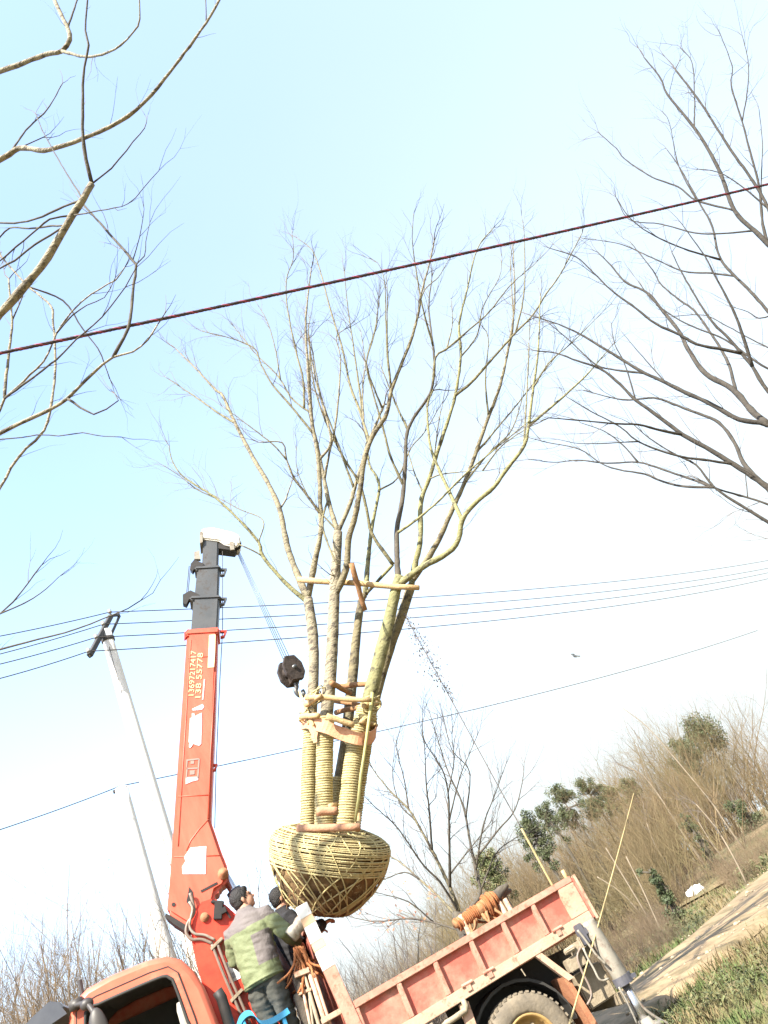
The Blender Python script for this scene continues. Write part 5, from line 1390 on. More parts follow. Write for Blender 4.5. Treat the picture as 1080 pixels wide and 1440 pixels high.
mb = MB(); mb.tube([c - hn * 0.14, c + hn * 0.14], 0.03, 10); mb.build('axle_pin', 'steel', hk, ho, True)
mb = MB(); q0 = c - axh * (17 * s_)
pts = catmull([q0, q0 - axh * (7 * s_), q0 - axh * (13 * s_) + sd * (4 * s_), q0 - axh * (20 * s_) + sd * (3 * s_), q0 - axh * (23 * s_) - sd * (3 * s_), q0 - axh * (19 * s_) - sd * (7 * s_), q0 - axh * (14 * s_) - sd * (6.5 * s_)], 0.02)
mb.tube(pts, [0.03] * (len(pts) // 2) + [0.026] * (len(pts) - len(pts) // 2), 9); mb.build('hook', 'steel', hk, ho, True)
for k, (dx, dy) in enumerate(((-9, -0.06), (-3, 0.0), (2, 0.05), (7, 0.1))):
    a = c + sd * (dx * s_ * -1 if False else dx * s_) + axh * (13 * s_) + Vector((0, dy, 0)); b = sheave_w + sd * (dx * 0.55 * s_) + Vector((0, dy, 0))
    mb = MB(); mb.tube([a, b], 0.0045, 5); mb.build('hoist_rope', 'steel', hk, ho, True)

# ================================================================== people
def remeshed(mbx, voxel, smooth=3, fold=0.0, fscale=9.0, seed=0):
    me = bpy.data.meshes.new('tmp'); me.from_pydata([tuple(p) for p in mbx.v], [], mbx.f)
    bm = bmesh.new(); bm.from_mesh(me); bmesh.ops.recalc_face_normals(bm, faces=bm.faces); bm.to_mesh(me); bm.free()
    ob = bpy.data.objects.new('tmp', me); COL.objects.link(ob)
    md = ob.modifiers.new('r', 'REMESH'); md.mode = 'VOXEL'; md.voxel_size = voxel
    dg = bpy.context.evaluated_depsgraph_get(); dg.update()
    out = bpy.data.meshes.new_from_object(ob.evaluated_get(dg))
    bpy.data.objects.remove(ob); bpy.data.meshes.remove(me)
    bm = bmesh.new(); bm.from_mesh(out)
    for _ in range(smooth): bmesh.ops.smooth_vert(bm, verts=bm.verts, factor=0.5, use_axis_x=True, use_axis_y=True, use_axis_z=True)
    if fold:
        bm.normal_update()
        for v in bm.verts:
            p = v.co
            q = Vector((p.x * fscale * 0.7 + p.z * fscale * 0.5, p.y * fscale * 0.7, p.z * fscale * 1.4 + seed))
            f = abs(noise.noise(q)) * 1.6 - 0.4 + 0.5 * noise.noise(q * 2.3)
            v.co = p + v.normal * (fold * f)
    bm.to_mesh(out); bm.free()
    return out
def meshobj(name, me, mats, parent, rule=None, xf=None):
    me.materials.clear()
    for m in mats: me.materials.append(M[m])
    for p in me.polygons:
        p.use_smooth = True
        p.material_index = rule(p.center) if rule else 0
    if xf: me.transform(xf)
    ob = bpy.data.objects.new(name, me); COL.objects.link(ob); ob.parent = parent
    return ob
def loft(mbx, secs, seg=20):
    o = len(mbx.v)
    for (z, cx, cy, rx, ry) in secs:
        for j in range(seg):
            an = 2 * math.pi * j / seg
            mbx.v.append(Vector((cx + rx * math.copysign(abs(math.cos(an)) ** 0.85, math.cos(an)), cy + ry * math.copysign(abs(math.sin(an)) ** 0.85, math.sin(an)), z)))
    for i in range(len(secs) - 1):
        for j in range(seg):
            j2 = (j + 1) % seg
            mbx.f.append((o + i * seg + j, o + i * seg + j2, o + (i + 1) * seg + j2, o + (i + 1) * seg + j)); mbx.mi.append(0)
    mbx.f.append(tuple(o + j for j in reversed(range(seg)))); mbx.mi.append(0)
    mbx.f.append(tuple(o + (len(secs) - 1) * seg + j for j in range(seg))); mbx.mi.append(0)
def person(base, rz, label, jacket, rule, head_yaw, head_pitch, elbows, wrists, lean=0.0, seed=0):
    root = empty('person', base, rz, label, 'person')
    jz = Matrix.Translation((0, 0, 0.85)) @ Matrix.Rotation(lean, 4, 'X') @ Matrix.Translation((0, 0, -0.85))
    jz3 = lambda p: jz @ Vector(p)
    # body: neck, head and hands are one skin
    mb = MB()
    HC = Vector((0, 0.035, 1.585))
    hr = Matrix.Translation(jz3(HC)) @ Matrix.Rotation(head_yaw, 4, 'Z') @ Matrix.Rotation(head_pitch, 4, 'X')
    hm = MB()
    hm.ellipsoid((0, -0.012, 0.025), (0.078, 0.098, 0.098), 20, 14)
    hm.ellipsoid((0, 0.028, -0.035), (0.062, 0.066, 0.082), 18, 12)
    hm.ellipsoid((0, 0.055, -0.085), (0.038, 0.036, 0.028), 12, 8)             # chin
    hm.ellipsoid((0, 0.100, -0.022), (0.015, 0.024, 0.018), 10, 8)             # nose
    hm.ellipsoid((0, 0.088, 0.004), (0.011, 0.016, 0.032), 10, 8)
    hm.ellipsoid((0, 0.086, -0.058), (0.024, 0.014, 0.010), 10, 8)             # lips
    hm.ellipsoid((0, 0.078, 0.030), (0.052, 0.018, 0.012), 12, 8)              # brow
    for s_ in (-1, 1):
        hm.ellipsoid((0.079 * s_, -0.005, -0.005), (0.012, 0.020, 0.034), 10, 8, Matrix.Rotation(0.35 * s_, 3, 'Z'))
    mb.add([hr @ v for v in hm.v], hm.f)
    nk = [jz3((0, -0.012, 1.40)), jz3((0, -0.005, 1.47)), (hr @ Vector((0, -0.02, -0.06)))]
    mb.tube(nk, [0.066, 0.058, 0.056], 14)
    mb.tube([jz3((0, 0, 1.05)), jz3((0, 0, 1.42))], [0.08, 0.07], 10)
    for k, s_ in ((0, -1), (1, 1)):
        e, w = Vector(elbows[k]), Vector(wrists[k]); e, w = jz3(e), jz3(w); d = (w - e).normalized()
        sdv = d.cross(Vector((0, 0, 1))).normalized(); upd = sdv.cross(d)
        mb.tube([jz3((0.08 * s_, 0, 1.34)), jz3((0.18 * s_, 0, 1.35)), e], [0.04, 0.045, 0.038], 10); mb.tube([e, w], [0.038, 0.027], 10)
        pc = w + d * 0.05
        mb.tube([w, w + d * 0.03, w + d * 0.095], [0.028, 0.038, 0.036], 10, flat=0.6)
        for q in range(4):
            off = sdv * (0.027 - 0.018 * q); l = (0.068, 0.078, 0.073, 0.056)[q]
            r0 = w + d * 0.088 + off
            p1 = r0 + d * (l * 0.5) - upd * 0.008; p2 = p1 + (d * 0.5 - upd * 0.75).normalized() * (l * 0.35); p3 = p2 + (-d * 0.2 - upd).normalized() * (l * 0.3)
            mb.tube([r0, p1, p2, p3], [0.0098, 0.0092, 0.0085, 0.0065], 7)
        th0 = w + d * 0.03 - sdv * (0.03 * s_)
        mb.tube([th0, th0 - sdv * (0.022 * s_) + d * 0.028 - upd * 0.01, th0 - sdv * (0.018 * s_) + d * 0.06 - upd * 0.022], [0.013, 0.011, 0.008], 7)
    body = meshobj('body', remeshed(mb, 0.0075, 2), ['skin'], root)
    # hair
    mb = MB(); hm = MB()
    hm.ellipsoid((0, -0.026, 0.040), (0.092, 0.108, 0.102), 22, 14)
    hm.ellipsoid((0, -0.052, 0.0), (0.082, 0.070, 0.085), 20, 12)
    hm.ellipsoid((0, 0.048, 0.085), (0.066, 0.042, 0.036), 14, 10)
    hmesh = MB(); hmesh.add([hr @ v for v in hm.v], hm.f)
    meshobj('hair', remeshed(hmesh, 0.009, 2, 0.006, 60, seed), ['hair'], root)
    for s_ in (-1, 1):                                   # eyes
        mb = MB(); mb.ellipsoid(hr @ Vector((0.032 * s_, 0.083, 0.008)), (0.011, 0.008, 0.007), 10, 6); o_ = mb.build('eye', 'hair', root, None, True)
    # jacket
    mb = MB()
    tors = MB()
    loft(tors, [(0.77, 0, -0.005, 0.195, 0.150), (0.80, 0, -0.005, 0.206, 0.160), (0.92, 0, -0.01, 0.205, 0.158), (1.08, 0, -0.012, 0.210, 0.152), (1.22, 0, -0.016, 0.222, 0.150), (1.33, 0, -0.018, 0.222, 0.138), (1.395, 0, -0.014, 0.190, 0.112), (1.44, 0, -0.008, 0.125, 0.088), (1.475, 0, 0.0, 0.082, 0.078), (1.50, 0, 0.004, 0.078, 0.076)], 26)
    mb.add([jz3(v) for v in tors.v], tors.f)
    for k, s_ in ((0, -1), (1, 1)):
        e, w = jz3(elbows[k]), jz3(wrists[k])
        mb.tube([jz3((0.12 * s_, -0.01, 1.34)), jz3((0.205 * s_, -0.005, 1.335)), jz3(Vector((0.205 * s_, -0.005, 1.335)).lerp(Vector(elbows[k]), 0.5)), e, e.lerp(w, 0.12), e.lerp(w, 0.6), w - (w - e).normalized() * 0.015, w], [0.085, 0.094, 0.086, 0.078, 0.078, 0.070, 0.058, 0.052], 14)
    meshobj('jacket', remeshed(mb, 0.009, 2, 0.013, 7.5, seed), jacket, root, rule)
    mb = MB(); pts = [jz3((0.207 * math.cos(a_), -0.006 + 0.162 * math.sin(a_), 0.795)) for a_ in [2 * math.pi * i / 24 for i in range(25)]]
    mb.tube(pts, 0.012, 6, cap=False); mb.build('hem', jacket[0], root, None, True)
    # trousers and shoes
    mb = MB()
    loft(mb, [(0.74, 0, -0.01, 0.165, 0.118), (0.82, 0, -0.01, 0.170, 0.125), (0.95, 0, -0.008, 0.160, 0.118)], 20)
    for s_ in (-1, 1):
        mb.tube([(0.085 * s_, -0.01, 0.85), (0.095 * s_, -0.005, 0.70), (0.10 * s_, 0.012, 0.50), (0.105 * s_, 0.0, 0.30), (0.105 * s_, -0.02, 0.10), (0.105 * s_, -0.015, 0.055)], [0.112, 0.108, 0.088, 0.082, 0.078, 0.082], 16)
    meshobj('trousers', remeshed(mb, 0.009, 2, 0.016, 9, seed + 3), ['trousers'], root)
    for s_ in (-1, 1):
        mb = MB(); mb.ellipsoid((0.105 * s_, 0.045, 0.045), (0.046, 0.135, 0.045), 16, 10); mb.tube([(0.105 * s_, -0.02, 0.04), (0.105 * s_, -0.02, 0.12)], 0.05, 12)
        mb.build('shoe', 'shoe', root, None, True)
    return root
def green_rule(c):
    x, y, z = c
    if abs(x) > 0.20 and y > 0.02 and z < 1.30: return 0
    if z > 1.285 + 0.05 * abs(x): return 1
    if 0.07 < x < 0.23 and 0.92 < z < 1.20 and y < 0.10: return 1
    return 0
hw = TW(TP(336, 1263, 0.34))
rzp = R(-4)
person((hw.x, hw.y - 0.02, hw.z - 1.60), rzp, 'man in a green and grey jacket standing with his back turned beside the crane column', ['jacket_green', 'jacket_grey'], green_rule, R(-62), R(12), [(-0.30, 0.10, 1.10), (0.33, 0.06, 1.10)], [(-0.14, 0.36, 1.06), (0.30, 0.32, 1.02)], R(-5), 2)
hw2 = TW(TP(385, 1266, 1.12))
person((hw2.x, hw2.y, hw2.z - 1.60), R(-52), 'man in black clothes half hidden below the hanging root ball', ['jacket_dark', 'jacket_dark'], None, R(-10), R(-4), [(-0.29, 0.12, 1.12), (0.29, 0.12, 1.12)], [(-0.18, 0.36, 1.14), (0.20, 0.36, 1.16)], R(-4), 9)

# ================================================================== small things on the truck
# blue plastic chair
cv0 = 0.02
chair = empty('plastic_chair', TW((-0.6, 0.15, 1.60)), TH, 'bright blue plastic chair standing by the legs of the green-jacketed man', 'chair')
co = TL(Vector(chair.location))
def chp(mbx, name, bevel=0.0, smooth=False):
    return mbx.build(name, 'blue_plastic', chair, co, smooth, bevel)
edge = [(331, 1446), (337, 1429), (346, 1421), (354, 1422), (360, 1430), (368, 1435), (380, 1432), (394, 1424), (404, 1417)]
top_ = [Vector((uz(x, y, cv0)[0], 0, uz(x, y, cv0)[1])) for x, y in edge]
sm = catmull(top_, 0.015)
poly = [(p.x, p.z) for p in sm] + [(p.x + 0.01, p.z - 0.05) for p in reversed(sm)]
mb = MB(); mb.prism(poly, lambda x, y, d: (x, d, y), cv0, cv0 + 0.30); seat = chp(mb, 'seat', 0.01)
ul, ur = sm[0].x + 0.08, sm[-1].x - 0.06
for u, v in ((ul, cv0 + 0.03), (ul, cv0 + 0.27), (ur, cv0 + 0.03), (ur, cv0 + 0.27)):
    zt = min(sm, key=lambda p: abs(p.x - u)).z - 0.03
    mb = MB(); mb.tube([(u, v, zt), (u, v, 1.60)], [0.022, 0.018], 10); chp(mb, 'leg', 0, True)
# log wound with orange rope on the bed
lg = empty('wrapped_log', TW((1.5, 0.55, 1.50)), TH, 'short log wound with orange rope propped up in the truck bed', 'log')
lo = TL(Vector(lg.location))
la, lb = TP(640, 1303, 0.55), TP(704, 1258, 0.55)
rngl = random.Random(8)
mb = MB(); pts = [la.lerp(lb, i / 8) + Vector((0, rngl.gauss(0, .01), rngl.gauss(0, .01))) for i in range(9)]
mb.tube(pts, [0.045, 0.055, 0.06, 0.06, 0.065, 0.07, 0.07, 0.07, 0.055], 14); mb.build('log', 'wood_brown', lg, lo, True)
mb = MB(); ax_ = (lb - la).normalized(); s1 = ax_.orthogonal().normalized(); s2 = ax_.cross(s1); pts = []
N = 13 * 26
for i in range(N):
    t = i / N; p = la.lerp(lb, 0.04 + 0.86 * t); an = i / 13 * 2 * math.pi; r_ = 0.058 + 0.012 * t + 0.03 * noise.noise(Vector((i * .1, 0, 0)))
    pts.append(p + (s1 * math.cos(an) + s2 * math.sin(an)) * r_)
mb.tube(pts, 0.011, 5); mb.build('rope_wrap', 'orange_rope', lg, lo, True)
mb = MB(); c0 = la.lerp(lb, 0.72)
for k in range(5):
    pts = []
    for j in range(21):
        an = 2 * math.pi * j / 20; pts.append(c0 + ax_ * (0.02 * k - 0.04) + (s1 * math.cos(an) + s2 * math.sin(an)) * (0.085 + 0.012 * math.sin(k * 2.1)) + Vector((0, 0, -0.07 * max(0, -math.sin(an)))))
    mb.tube(pts, 0.015, 5, cap=False)
mb.build('rope_coil', 'orange_rope', lg, lo, True)
mb = MB()
for (x, y) in ((714, 1244), (718, 1252), (708, 1246)):
    q = TP(x, y, 0.55 + rngl.uniform(-.1, .1)); mb.tube([lb - ax_ * 0.08, lb.lerp(q, 0.5) + Vector((0, 0, 0.01)), q], [0.07, 0.045, 0.02], 8)
mb.build('root_stub', 'bark_dark', lg, lo, True)
mb = MB()
for k in range(14):
    t = rngl.uniform(0.15, 0.85); p = la.lerp(lb, t) + Vector((0, rngl.uniform(-.05, .05), -0.05)); d = Vector((rngl.gauss(0, .4), rngl.gauss(0, .3), -1)); pts = [p]
    for j in range(4):
        d = (d + Vector((rngl.gauss(0, .3), rngl.gauss(0, .3), 0))).normalized(); pts.append(pts[-1] + d * 0.06)
    mb.tube(pts, [0.022, 0.018, 0.014, 0.009, 0.004], 5)
mb.build('roots', 'wood_brown', lg, lo, True)
for (px, py) in ((653, 1293), (708, 1274), (716, 1270)):
    q = TP(px, py, 0.5); mb = MB(); mb.tube([Vector((q.x, 0.5, 1.50)), Vector((q.x - 0.02, 0.52, q.z + 0.06))], [0.03, 0.026], 9); mb.build('prop_stake', 'sill', lg, lo, True)
# leaf-clogged rope hanging from the tree to the tail of the bed
ra = P(568, 862, TY + 0.1); rb = TW((2.42, 0.08, 1.88))
line = empty('tag_rope', ra, 0, 'thin rope clogged with dry leaves slanting from the lifted tree to the bed', 'rope')
mb = MB(); pts = []
for i in range(41):
    t = i / 40; p = ra.lerp(rb, t); p.z -= 0.10 * 4 * t * (1 - t) * 0.6; pts.append(p)
mb.tube(pts[:33], 0.006, 5); mb.build('rope', 'twig_grey', line, ra, True)
mb = MB(); mb.tube(pts[32:], 0.013, 6); mb.build('pale_end', 'bamboo', line, ra, True)
mb = MB(); rl_ = random.Random(6)
for k in range(520):
    t = rl_.betavariate(1.3, 1.6) * 0.34 + 0.015; p = ra.lerp(rb, t); p.z -= 0.24 * t * (1 - t)
    w = 0.02 + 0.09 * math.sin(math.pi * min(1, t / 0.36)) ; p = p + Vector((rl_.gauss(0, w * .6), rl_.gauss(0, w * .6), rl_.gauss(0, w * .8)))
    a = Vector((rl_.gauss(0, 1), rl_.gauss(0, 1), rl_.gauss(0, 1))).normalized() * rl_.uniform(0.010, 0.024); b = a.orthogonal().normalized() * rl_.uniform(0.005, 0.012)
    mb.add([p - a, p + b, p + a, p - b], [(0, 1, 2, 3)])
ob = mb.build('dry_leaves', 'dry_leaf', line, ra, fix=False); tag(ob, kind='stuff')
# bamboo pole leaning on the tail of the bed
qa = P(838, 1302, 9.02); qb = P(800, 1436, 8.62); d = (qa - qb).normalized()
bot = qb + d * ((GZ + 0.01 - qb.z) / d.z); topp = qb + d * ((P(903, 1112, 9.6) - qb).length * 1.0)
mb = MB(); N = 26; pts = []; rad = []
for i in range(N + 1):
    t = i / N; p = bot.lerp(topp, t); pts.append(p + Vector((0.03 * math.sin(t * 3.0), 0, 0))); rad.append((0.011 - 0.007 * t) * (1.12 if i % 3 == 0 else 1))
mb.tube(pts, rad, 7)
bam = mb.build('bamboo_pole', 'bamboo', None, bot, True); tag(bam, 'long thin bamboo pole leaning against the rear corner of the truck bed', 'pole')
# bird crossing the sky
bc = P(810, 923, 13.0)
bird = empty('bird', bc, 0, 'small dark bird flying above the single sagging wire', 'bird')
mb = MB(); s_ = 0.62
mb.tube([bc + Vector((-0.07, 0, 0.03)) * s_, bc + Vector((-0.045, 0, 0.02)) * s_, bc, bc + Vector((0.06, 0, -0.03)) * s_, bc + Vector((0.11, 0, -0.055)) * s_], [0.006, 0.015, 0.02, 0.013, 0.004], 8); mb.build('body', 'bird', bird, bc, True)
for sg in (-1, 1):
    wpts = [(0.02, 0.0, 0), (-0.03, 0.0, 0), (-0.045, 0.10, 0.035), (-0.01, 0.19, 0.02), (0.03, 0.11, 0.03)]
    vsw = [bc + s_ * Vector((x - 0.3 * y * sg, y * 0.7 * sg, z + y * 0.75 * (1 if sg > 0 else -0.9))) for x, y, z in wpts]
    mb = MB(); mb.add(vsw + [v + Vector((0, 0, 0.006)) for v in vsw], [(0, 1, 2, 3, 4), (9, 8, 7, 6, 5)] + [(i, (i + 1) % 5, 5 + (i + 1) % 5, 5 + i) for i in range(5)]); mb.build('wing', 'bird', bird, bc)

# ================================================================== brush, saplings and evergreens
def proto(seed, H, n, spread, r, lvl, dens=1.0, up=0.6, bend=0.13, kids=6, kl=0.4):
    rng = random.Random(seed); mb = MB()
    for i in range(n):
        a = rng.uniform(0, 6.28); s_ = rng.uniform(0, spread)
        p = Vector((math.cos(a) * s_ * 0.35 * H, math.sin(a) * s_ * 0.35 * H, -0.08))
        d = Vector((math.cos(a) * s_ * 0.7, math.sin(a) * s_ * 0.7, 1)).normalized()
        L = H * rng.uniform(0.6, 1.02); k = 8; pts = [p]; rad = [r]; cur = p
        for j in range(k):
            d = (d + Vector((rng.gauss(0, bend), rng.gauss(0, bend), 0.03))).normalized(); cur = cur + d * (L / k); pts.append(cur.copy()); rad.append(r * (1 - 0.8 * (j + 1) / k))
        mb.tube(pts, rad, 4, cap=False)
        for q in range(kids):
            j = rng.randint(2, k - 1); ax = Matrix.Rotation(rng.uniform(0, 6.28), 3, (pts[j] - pts[j - 1]).normalized()) @ (pts[j] - pts[j - 1]).normalized().orthogonal()
            nd = (pts[j] - pts[j - 1]).normalized() + ax * rng.uniform(0.4, 1.0)
            twig(mb, pts[j], nd, H * kl * rng.uniform(0.5, 1.1), rad[j] * 0.6, lvl, rng, up, 3, dens, bend)
    return mb
def shrub(loc, H, n, spread, r, lvl, m, label, cat, seed, group=None, name='bare_shrub', leaves=None, **kw):
    root = empty(name, loc, RND.uniform(0, 6.28), label, cat, group)
    mb = proto(seed, H, n, spread, r, lvl, **kw)
    o = mb.build('branches', m, root, None, False, fix=False); tag(o, kind='stuff')
    if leaves:
        rng = random.Random(seed + 1); mb2 = MB(); mname, cnt, size, zlo = leaves
        tips = [v for v in mb.v if v.z > zlo * H]
        for k in range(cnt):
            p = rng.choice(tips) + Vector((rng.gauss(0, .04), rng.gauss(0, .04), rng.gauss(0, .04)))
            a = Vector((rng.gauss(0, 1), rng.gauss(0, 1), rng.gauss(0, 1))).normalized() * size * rng.uniform(.6, 1.3); b = a.orthogonal().normalized() * size * 0.45
            mb2.add([p - a, p + b, p + a, p - b], [(0, 1, 2, 3)])
        o = mb2.build('leaves', mname, root, None, False, fix=False); tag(o, kind='stuff')
    return root
def at_top(px, py, Y):
    p = P(px, py, Y); return (p.x, p.y, GZ - 0.03), p.z - GZ
LB = 'scrub behind the truck'
specs = [
    ((5, 1330), 11.0, 26, 0.5, 0.016, 2, 'brush_tan', 'dense tan thicket shrub standing in front of the truck cab', 1),
    ((70, 1320), 12.5, 26, 0.45, 0.015, 2, 'brush_tan', 'tan twiggy shrub rising just above the dark sun visor', 2),
    ((-60, 1250), 12.5, 22, 0.5, 0.016, 2, 'brush_tan', 'tall tan shrub farther ahead of the truck than the others', 3),
    ((30, 1275), 13.5, 18, 0.5, 0.014, 2, 'twig_grey', 'purplish grey bare shrub with fine arching twigs beside the tan thicket', 4),
    ((130, 1265), 13.0, 14, 0.7, 0.015, 2, 'twig_grey', 'grey shrub of long arching stems behind the cab roof', 5),
    ((205, 1240), 14.0, 16, 0.6, 0.016, 2, 'twig_grey', 'grey twiggy shrub beside the foot of the shorter pole', 6),
    ((222, 1270), 12.2, 16, 0.35, 0.013, 2, 'brush_tan', 'narrow straw-coloured shrub between the cab and the crane', 7),
    ((95, 1345), 11.2, 22, 0.5, 0.014, 2, 'brush_tan', 'low brown tangle of stems directly behind the cab roof edge', 12),
    ((-20, 1370), 9.6, 24, 0.5, 0.013, 2, 'brush_tan', 'dark tan brush massed just ahead of the sun visor', 13),
    ((165, 1285), 11.8, 16, 0.6, 0.013, 2, 'twig_grey', 'grey brush of crossing twigs above the middle of the cab roof', 14),
    ((560, 1345), 13.6, 20, 0.6, 0.012, 2, 'brush_tan', 'knee-high brown brush showing over the side of the truck bed', 15),
    ((480, 1290), 13.0, 14, 0.6, 0.013, 2, 'twig_grey', 'grey leafless shrub just behind the striped headboard', 8),
    ((515, 1310), 12.2, 18, 0.6, 0.012, 2, 'twig_grey', 'low tangled grey shrub behind the front of the truck bed', 9),
    ((605, 1330), 16.5, 26, 0.6, 0.014, 2, 'brush_tan', 'tan bushy shrub at the foot of the bare grey tree', 10),
    ((700, 1290), 19.0, 26, 0.6, 0.015, 2, 'brush_tan', 'tan shrub to the right of the bare grey tree', 11),
]
for (px, Y, n_, sp_, r_, lv_, m, lab, sd_) in specs:
    loc, H = at_top(px[0], px[1], Y)
    shrub(loc, H, n_ + (28 if m == 'brush_tan' else 14), sp_, r_ * 1.3, lv_, m, lab, 'shrub', 100 + sd_, LB, dens=0.8, kids=9, kl=0.30)
loc, H = at_top(535, 1262, 14.5)
shrub(loc, H, 6, 0.3, 0.015, 1, 'twig_grey', 'slender sapling still holding a few reddish leaves behind the truck bed', 'sapling', 140, None, 'sapling', ('red_leaf', 70, 0.04, 0.78))
loc, H = at_top(105, 1270, 12.8)
shrub(loc, H, 3, 0.2, 0.012, 1, 'brush_tan', 'thin weed stalk with sparse leaves standing above the cab roof', 'plant', 141, None, 'weed_stalk', ('dry_leaf', 26, 0.022, 0.85))

# far thicket: one brown mass of scrub
protos = [proto(200 + i, 8.2, 12, 0.8, 0.030, 2, 0.72, 0.5, 0.19, 10, 0.28) for i in range(6)]
import numpy as np
pv = [np.array([tuple(v) for v in m_.v]) for m_ in protos]; pf = [np.array(m_.f) for m_ in protos]
rngt = random.Random(77); bv, bf, nv = [], [], 0
def road_x(y):
    best = min(road_line, key=lambda p: abs(p.y - y)); return best.x
cnt = 0
while cnt < 240:
    y = rngt.uniform(24, 62); az = rngt.uniform(-0.62, 0.33)
    x = y * math.tan(az)
    if x > road_x(y) - 4.5 - 0.16 * (y - 24): continue
    near = max(0, 1 - (y - 24) / 12)
    s_ = rngt.uniform(0.62, 1.05) * (1 - 0.5 * near) * (0.75 if az < -0.2 else 1.0) * (0.95 + 0.007 * (y - 24)) * (1.10 if az > 0.09 else 0.80)
    k = rngt.randrange(len(protos)); a = rngt.uniform(0, 6.28); ca_, sa_ = math.cos(a), math.sin(a); v = pv[k]
    bv.append(np.stack([x + s_ * (v[:, 0] * ca_ - v[:, 1] * sa_), y + s_ * (v[:, 0] * sa_ + v[:, 1] * ca_), GZ + s_ * v[:, 2]], 1)); bf.append(pf[k] + nv); nv += len(v)
    cnt += 1
bv = np.concatenate(bv).astype(np.float32); bf = np.concatenate(bf).astype(np.int32)
me = bpy.data.meshes.new('thicket'); me.vertices.add(len(bv)); me.vertices.foreach_set('co', bv.ravel())
me.loops.add(bf.size); me.loops.foreach_set('vertex_index', bf.ravel())
me.polygons.add(len(bf)); me.polygons.foreach_set('loop_start', np.arange(0, bf.size, 4, dtype=np.int32))
me.update(calc_edges=True); me.materials.append(M['brush_brown'])
print('thicket quads', len(bf))
o = bpy.data.objects.new('thicket', me); COL.objects.link(o)
tag(o, 'dense brown leafless scrub filling the slope beyond the dirt road', 'scrub', None, 'stuff')

bagp = G(981.4, 1259.4, GZ)
up = [proto(300 + i, 1.3, 16, 1.1, 0.007, 1, 0.8, 0.3, 0.22, 7, 0.4) for i in range(4)]
uv = [np.array([tuple(v) for v in m_.v]) for m_ in up]; uf = [np.array(m_.f) for m_ in up]
bv, bf, nv = [], [], 0
for k_ in range(260):
    y = 13.5 + 24 * rngt.random() ** 1.3; x = road_x(y) - rngt.uniform(2.0, 5.5 + 0.12 * (y - 13))
    if y < 16 and x < -3.2: continue
    if y < bagp.y + 0.6 and abs(x - bagp.x * y / bagp.y) < 0.75: continue
    s_ = rngt.uniform(0.35, 1.0) * (0.6 + 0.03 * (y - 13)); a = rngt.uniform(0, 6.28); ca_, sa_ = math.cos(a), math.sin(a); k = rngt.randrange(4); v = uv[k]
    bv.append(np.stack([x + s_ * (v[:, 0] * ca_ - v[:, 1] * sa_), y + s_ * (v[:, 0] * sa_ + v[:, 1] * ca_), GZ - 0.02 + s_ * v[:, 2]], 1)); bf.append(uf[k] + nv); nv += len(v)
bv = np.concatenate(bv).astype(np.float32); bf = np.concatenate(bf).astype(np.int32)
me = bpy.data.meshes.new('undergrowth'); me.vertices.add(len(bv)); me.vertices.foreach_set('co', bv.ravel())
me.loops.add(bf.size); me.loops.foreach_set('vertex_index', bf.ravel())
me.polygons.add(len(bf)); me.polygons.foreach_set('loop_start', np.arange(0, bf.size, 4, dtype=np.int32))
me.update(calc_edges=True); me.materials.append(M['brush_tan'])
o = bpy.data.objects.new('undergrowth', me); COL.objects.link(o)
tag(o, 'low dry undergrowth between the dirt road and the brown thicket', 'undergrowth', None, 'stuff')
# evergreens
def evergreen(px, py, rpx, Y, label, seed, tall=1.25, m='leaf_dark', n=2600, name='evergreen_tree'):
    c = P(px, py, Y); r_ = pxr(c, rpx); rng = random.Random(seed)
    root = empty(name, (c.x, c.y, GZ - 0.05), 0, label, 'tree' if name != 'evergreen_bush' else 'bush'); o3 = Vector(root.location)
    mb = MB(); mb.tube([Vector((c.x, c.y, GZ - 0.2)), Vector((c.x + 0.1, c.y, lerp(GZ, c.z, 0.6))), Vector((c.x, c.y, c.z + r_ * 0.5))], [0.05 + r_ * 0.06, 0.04 + r_ * 0.045, 0.02], 8)
    clumps = []
    low = (c.z - GZ) / (r_ * tall) if name == 'evergreen_bush' else 1.6
    for k in range(34):
        d = Vector((rng.gauss(0, 1), rng.gauss(0, 1), rng.gauss(0, 1))).normalized() * rng.uniform(0.35, 0.95)
        if name == 'evergreen_bush': d.z = rng.uniform(-low, 0.8)
        elif d.z < 0: d = Vector((d.x * 1.35, d.y * 1.35, d.z * 2.2))
        q = c + Vector((d.x * r_, d.y * r_, d.z * r_ * tall)); clumps.append((q, r_ * rng.uniform(0.28, 0.48)))
        mb.tube([Vector((c.x, c.y, c.z + (d.z - 0.5) * r_ * 0.6)), q], [0.03, 0.01], 5)
    mb.build('trunk', 'bark_dark', root, o3, True)
    mb = MB(); ls = 0.042 * r_ + 0.03; n = int(n * 2.2)
    for k in range(n):
        q, cr = rng.choice(clumps); d = Vector((rng.gauss(0, 1), rng.gauss(0, 1), rng.gauss(0, 0.8))).normalized(); p = q + d * cr * rng.random() ** 0.4
        a = (d + Vector((rng.gauss(0, .7), rng.gauss(0, .7), rng.gauss(0, .7)))).normalized() * ls * rng.uniform(.7, 1.4); b = a.orthogonal().normalized(); b = (Matrix.Rotation(rng.uniform(0, 6.28), 3, a.normalized()) @ b) * ls * 0.45
        mb.add([p - a * 0.3, p + b, p + a, p - b], [(0, 1, 2, 3)])
    o = mb.build('crown', m, root, o3, False, fix=False); tag(o, kind='stuff')
evergreen(985, 1034, 30, 50, 'rounded dark evergreen standing tallest above the brown thicket', 1, 0.8)
evergreen(958, 1056, 20, 48, 'small evergreen tucked below the tallest rounded one', 2, 0.9)
evergreen(826, 1112, 17, 38, 'narrow pine peeping over the thicket beside a second one', 3, 1.5)
